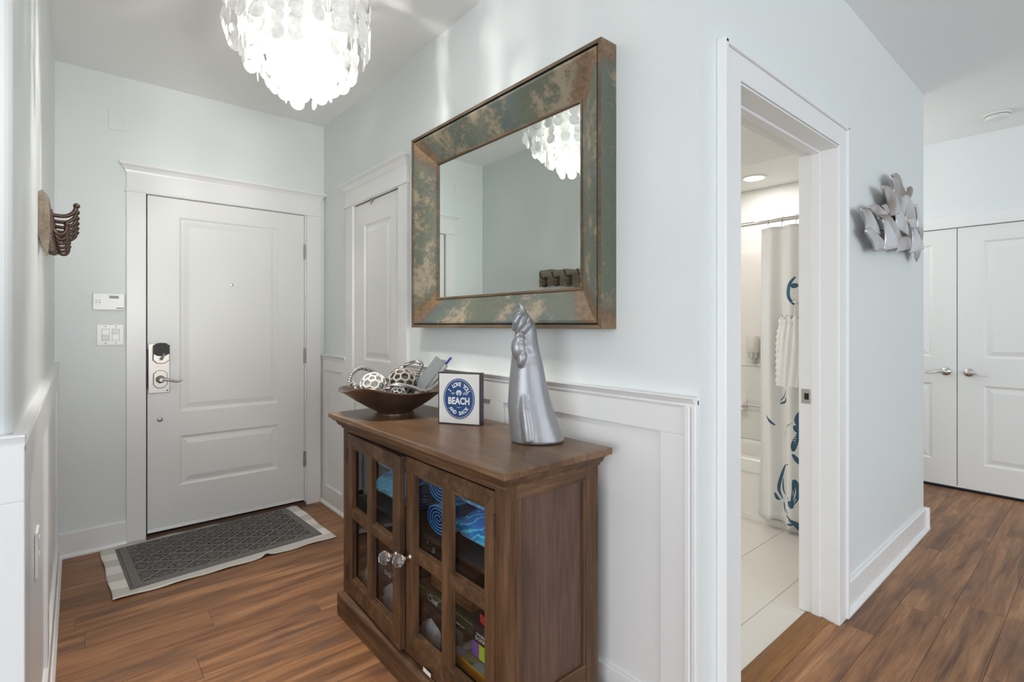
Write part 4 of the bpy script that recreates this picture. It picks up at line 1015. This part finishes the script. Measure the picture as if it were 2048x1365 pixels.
# ------------------------------------------------------------------ metal sail wall art
SA = [[(3.144,2.036),(3.28,2.057),(3.347,2.027),(3.158,2.019)],[(3.13,2.012),(3.265,2.029),(3.449,1.968),(3.172,1.941)],[(3.401,2.012),(3.505,2.028),(3.457,1.969),(3.386,1.995)],
[(3.179,1.94),(3.325,1.96),(3.465,1.888),(3.355,1.867)],[(3.34,1.946),(3.465,1.974),(3.649,1.883),(3.417,1.844)],[(2.966,1.941),(3.151,1.942),(3.28,1.872),(3.083,1.831)],
[(2.979,1.854),(3.083,1.867),(3.11,1.814),(3.011,1.83)],[(2.775,1.816),(2.916,1.843),(3.11,1.814),(2.916,1.788)],[(2.941,1.795),(3.124,1.808),(3.302,1.738),(3.222,1.716)],
[(2.67,1.792),(2.809,1.795),(2.941,1.725),(2.746,1.704)],[(2.724,1.701),(2.821,1.718),(3.056,1.67),(2.856,1.632)],[(2.966,1.779),(3.07,1.77),(3.243,1.692),(3.004,1.653)],
[(3.207,1.85),(3.355,1.871),(3.481,1.777),(3.222,1.793)],[(3.236,1.715),(3.449,1.75),(3.522,1.707),(3.243,1.664)],[(3.572,1.944),(3.649,1.929),(3.748,1.845),(3.632,1.827)],
[(3.433,1.846),(3.649,1.881),(3.623,1.821),(3.514,1.825)],[(3.632,1.827),(3.757,1.844),(3.748,1.769),(3.685,1.789)],[(3.514,1.791),(3.597,1.809),(3.766,1.728),(3.489,1.685)],
[(3.555,1.693),(3.72,1.713),(3.658,1.646),(3.615,1.668)]]
sa = thing('wall_sculpture', (3.25, YB, 1.63), 'brushed metal wall sculpture of overlapping curved sails', 'wall art')
random.seed(5)
for i, (tl, tr, br, bl) in enumerate(SA):
    base = YB-.047-.004*(i % 3); cxm = sum(p[0] for p in (tl, tr, br, bl))/4; czm = sum(p[1] for p in (tl, tr, br, bl))/4
    tl, tr, br, bl = [(cxm+(p[0]-cxm)*1.22, czm+(p[1]-czm)*1.16) for p in (tl, tr, br, bl)]
    def fn(u, v, tl=tl, tr=tr, br=br, bl=bl, base=base):
        # u down the sail, v across; the leading edge and the luff both curve
        a = [(tl[k]+(bl[k]-tl[k])*u) for k in (0, 1)]; b = [(tr[k]+(br[k]-tr[k])*u) for k in (0, 1)]
        s = sin(pi*u)
        x = a[0]+(b[0]-a[0])*v+.030*s*(1-.3*v); z = a[1]+(b[1]-a[1])*v+.012*sin(pi*v)*(1-u)
        return (x, base-.009*sin(pi*v*.9+.2)*(.4+.6*s)+.006*u, z)
    o = obj('sail', MB().grid(fn, 8, 8), SAILM, sa, smooth=True); md = o.modifiers.new('sheet', 'SOLIDIFY'); md.thickness = .003; md.offset = 0
wr = MB()
for (xa, za, xb, zb_) in ((2.86, 1.74, 3.60, 1.79), (3.08, 1.88, 3.62, 1.87), (3.35, 1.72, 3.28, 1.98)):
    wr.tube([(xa, YB-.018, za), (xb, YB-.018, zb_)], .004, 6)
for x, z in ((2.95, 1.755), (3.45, 1.79), (3.23, 1.95)): wr.tube([(x, YB-.018, z), (x, YB, z)], .004, 6)
obj('support_wires', wr, IRON, sa)

# ------------------------------------------------------------------ bathroom
tb = thing('bathtub', (3.65, 1.68, 0), 'white built-in bathtub behind the shower curtain', 'bathtub')
X0, X1, Y0, Y1 = 3.36, XE-.112, YB2+.012, 2.44; ZR = .405
obj('apron', MB().box(X0+.012, X0+.03, Y0, Y1, 0, ZR-.03).box(X0, X0+.03, Y0, Y1, ZR-.09, ZR-.025).box(X0, X0+.03, Y0, Y1, 0, .05).box(X0+.002, X0+.03, Y1-.3, Y1, .05, ZR-.05), ACRYL, tb, bevel=.006)
def tub_in():
    mb = MB(); rings = []
    def rr(x0, x1, y0_, y1_, z, r, n=6):
        out = []
        for cx, cy, a0 in ((x1-r, y1_-r, 0), (x0+r, y1_-r, pi/2), (x0+r, y0_+r, pi), (x1-r, y0_+r, 3*pi/2)):
            for k in range(n+1): a = a0+pi/2*k/n; out.append((cx+r*cos(a), cy+r*sin(a), z))
        return out
    rings = [rr(X0, X1, Y0, Y1, ZR-.03, .004), rr(X0, X1, Y0, Y1, ZR-.008, .008), rr(X0+.006, X1-.004, Y0+.004, Y1-.004, ZR, .01), rr(X0+.07, X1-.045, Y0+.07, Y1-.07, ZR, .09), rr(X0+.085, X1-.058, Y0+.085, Y1-.085, ZR-.02, .1), rr(X0+.13, X1-.09, Y0+.16, Y1-.2, .09, .12)]
    mb.loft(rings, True, False); n = len(rings[0]); k = len(mb.v); mb.f.append(tuple(range(k-n, k))); mb.m.append(0); return mb
obj('basin', tub_in(), ACRYL, tb, smooth=True, autosm=35)
su = struct('wall_surround', MB().box(X1-.004, X1-.0005, Y0, Y1, ZR+.001, 1.83).box(X1-.018, X1-.004, Y0, Y1, .968, .990).box(X1-.008, X1-.004, Y0, Y1, .66, .968), ACRYL, label='white moulded tub surround panel with a ledge', bevel=.003)
so_ = thing('soap_dish', (X1-.03, 1.885, .630), 'white soap dish with knob on the tub surround', 'soap dish')
obj('dish', MB().box(X1-.075, X1-.0085, 1.835, 1.97, .632, .648).box(X1-.020, X1-.0085, 1.835, 1.97, .648, .705), ACRYL, so_, bevel=.006)
obj('knob', MB().lathe([(.012, 0), (.012, .02), (.018, .024), (.018, .034), (.008, .037)], 18, (X1-.020, 1.86, .675), 'x'), ACRYL, so_, smooth=True, autosm=40)
obj('washcloth_bar', MB().tube([(X1-.05, 1.845, .675), (X1-.05, 1.62, .672)], .006, 8), CHROME, so_)
dp = thing('soap_dispenser', (X1-.04, 1.775, .967), 'clear wall soap dispenser with chrome pump on the tub surround', 'dispenser')
obj('bottle', MB().lathe([(.040, 1.075), (.042, 1.08), (.042, 1.185), (.038, 1.196), (.0, 1.197)], 24, (X1-.0475, 1.775, 0)), plain('frosted_bottle', (.74, .70, .64), .25), dp, smooth=True, autosm=40)
obj('pump', MB().lathe([(.0, .985), (.014, .99), (.016, 1.02), (.030, 1.03), (.033, 1.075), (.0, 1.0755)], 24, (X1-.0475, 1.775, 0)).box(X1-.02, X1-.0045, 1.755, 1.795, 1.02, 1.07), CHROME, dp, smooth=True, autosm=40)
RX_, RZ_ = 3.36, 1.940
rod = thing('curtain_rod', (RX_, Y0, RZ_), 'chrome shower curtain rod across the tub', 'curtain rod')
obj('rod', MB().tube([(RX_, Y0-.004, RZ_), (RX_, 2.449, RZ_)], .0125, 14), CHROME, rod, smooth=True, autosm=50)
obj('flange', MB().tube([(RX_, Y0-.005, RZ_), (RX_, Y0+.012, RZ_)], .03, 18), CHROME, rod); obj('flange', MB().tube([(RX_, 2.436, RZ_), (RX_, 2.449, RZ_)], .03, 18), CHROME, rod)
sc_ = thing('shower_curtain', (RX_, 1.2, .06), 'white shower curtain with slate blue ink print', 'curtain')
def cur_x(y, z): 
    amp = .030*(.55+.45*min(1, (1.9-z)/1.2)); return 3.316+amp*sin((1.475-y)*2*pi/.118+.4+.25*sin(z*1.7))+.008*sin(z*3+y*9)
def cur_fn(u, v):
    y = 1.462+.016*v-(.50*u)*(1.0+.0*v); z = 1.890-(1.832+.02*sin(u*22))*v; return (cur_x(y, z), y, z)
co = obj('cloth', MB().grid(cur_fn, 150, 44), CLOTH, sc_, smooth=True); md = co.modifiers.new('thick', 'SOLIDIFY'); md.thickness = .0015
INK = [([(1.252,1.572),(1.279,1.527),(1.289,1.481),(1.282,1.442),(1.257,1.402)],.019),([(1.242,1.525),(1.271,1.511)],.024),([(1.308,1.309),(1.296,1.34)],.013),([(1.338,1.238),(1.344,1.166)],.012),
([(1.316,1.254),(1.326,1.214)],.011),([(1.35,1.158),(1.305,1.158)],.005),([(1.347,1.15),(1.344,1.071),(1.331,1.009),(1.308,.963)],.013),([(1.338,1.04),(1.314,.994)],.021),([(1.305,.94),(1.279,.915),(1.255,.917)],.016),
([(1.313,.884),(1.331,.838),(1.353,.808)],.005),([(1.353,.789),(1.32,.809),(1.317,.836)],.012),([(1.428,.714),(1.4,.686),(1.372,.655)],.011),([(1.264,.689),(1.301,.657),(1.319,.615),(1.322,.586)],.004),
([(1.241,.752),(1.247,.704),(1.238,.659)],.019),([(1.257,.672),(1.242,.628)],.019),([(1.235,.644),(1.257,.563),(1.261,.516)],.021),([(1.264,.5),(1.247,.464),(1.235,.436)],.016),([(1.286,.433),(1.323,.409),(1.346,.341),(1.357,.259),(1.338,.2)],.012),
([(1.338,.327),(1.331,.25),(1.279,.224)],.008),([(1.257,.346),(1.247,.271),(1.264,.188)],.029),([(1.279,.216),(1.264,.173)],.021),([(1.372,.239),(1.361,.202),(1.349,.197)],.011),([(1.331,.186),(1.316,.135),(1.271,.108)],.012),([(1.316,.175),(1.286,.136)],.008),([(1.279,.106),(1.247,.077),(1.235,.042)],.019),
([(1.29,.073),(1.257,.075)],.010),([(1.20,.90),(1.17,.75),(1.13,.70)],.02),([(1.18,.55),(1.12,.45),(1.10,.30)],.022),([(1.20,.40),(1.15,.2)],.018)]
for pts, wd in INK:
    P = [Vector((a, b_)) for a, b_ in pts]; out = []
    for i in range(len(P)-1):
        p0, p1, p2, p3 = P[max(i-1, 0)], P[i], P[i+1], P[min(i+2, len(P)-1)]
        for k_ in range(7):
            t_ = k_/7; out.append(.5*((2*p1)+(-p0+p2)*t_+(2*p0-5*p1+4*p2-p3)*t_*t_+(-p0+3*p1-3*p2+p3)*t_**3))
    out.append(P[-1]); L = len(out); rows = []
    for i, p in enumerate(out):
        d = (out[min(i+1, L-1)]-out[max(i-1, 0)]).normalized(); nn = Vector((-d.y, d.x)); hw = wd*.62*(.25+.75*sin(pi*(i+.4)/(L)))
        rows.append([(cur_x((p+nn*s*hw).x, (p+nn*s*hw).y)-.0028, (p+nn*s*hw).x, (p+nn*s*hw).y) for s in (-1, -.5, 0, .5, 1)])
    obj('printed_stroke', MB().loft(rows, False, False), BLUEINK, sc_, smooth=True)
def ring_mb(y):
    mb = MB().tube([(RX_+.019*sin(a), y, RZ_+.004+.019*cos(a)) for a in [2*pi*k/16*.86 for k in range(17)]], .002, 6)
    mb.tube([(RX_-.014, y, RZ_-.009), (RX_-.022, y, RZ_-.055)], .0018, 6)
    for k in range(5):
        a = 2*pi*k/5; mb.ball((RX_-.026, y+.011*cos(a), RZ_-.066+.011*sin(a)), .0085, 8, (.5, 1, 1))
    mb.ball((RX_-.028, y, RZ_-.066), .007, 8, (.6, 1, 1)); return mb
for y, w_ in ((1.428, 'first'), (1.345, 'second'), (1.262, 'third'), (1.18, 'fourth'), (1.10, 'fifth'), (1.02, 'sixth')):
    props(obj('curtain_ring', ring_mb(y), CHROME, smooth=True), w_+' chrome flower ring from the free edge of the shower curtain', 'curtain ring', 'flower rings on the shower rod')
hkb = thing('towel_hook', (3.16, Y0, 1.41), 'chrome towel arm beside the shower curtain', 'hook')
obj('arm', MB().tube([(3.16, Y0-.006, 1.41), (3.16, 1.19, 1.41), (3.16, 1.212, 1.418)], .006, 10), CHROME, hkb, smooth=True); obj('rose', MB().tube([(3.16, Y0-.006, 1.41), (3.16, Y0+.006, 1.41)], .024, 18), CHROME, hkb)
def tw(u, v):
    # gathered at the top with a ruffled head, falling in crimped folds
    w = .045+.05*(1-math.exp(-v*8)); a = 2*pi*u; fl_ = 1+.5*max(0, .10-v)/.10
    r = w*fl_; z = 1.325-.40*v+.012*sin(9*a)*(v < .12)
    return (3.16+(r*.55+.006*sin(14*a+v*5))*cos(a), 1.215+(r*.85+.008*sin(11*a)+.004*sin(v*70))*sin(a), z)
to = obj('hand_towel', MB().grid(tw, 66, 46), CLOTH, smooth=True); props(to, 'white gathered hand towel hanging before the shower curtain', 'towel')
obj('hanging_loop', MB().tube([(3.16, 1.20, 1.315), (3.157, 1.195, 1.40), (3.16, 1.195, 1.419), (3.163, 1.195, 1.40), (3.16, 1.21, 1.315)], .003, 6), CLOTH, to, local=False)
LX, LY = 3.615, 1.640
dn = thing('downlight', (LX, LY, 2.31), 'round recessed light glowing in the bathroom soffit', 'downlight')
obj('trim_ring', MB().lathe([(.066, 2.3095), (.085, 2.3095), (.085, 2.3045), (.070, 2.3025), (.066, 2.304), (.066, 2.3095)], 36, (LX, LY, 0), caps=False), WHITEP, dn, smooth=True, autosm=40)
obj('lens', MB().lathe([(.0665, 2.3092), (.0665, 2.3055), (.0, 2.3050)], 36, (LX, LY, 0)), emit('downlight_lens', (1, .97, .92), 6), dn)
area('downlight_lamp', (LX, LY, 2.300), (0, 0, 0), .12, .12, 1.6, (1, .97, .93))
area('bath_fill_light', (2.3, 2.2, 2.30), (0, 0, 0), .5, .3, 4.6, (1, .965, .915))  # unseen fill added to brighten the bathroom
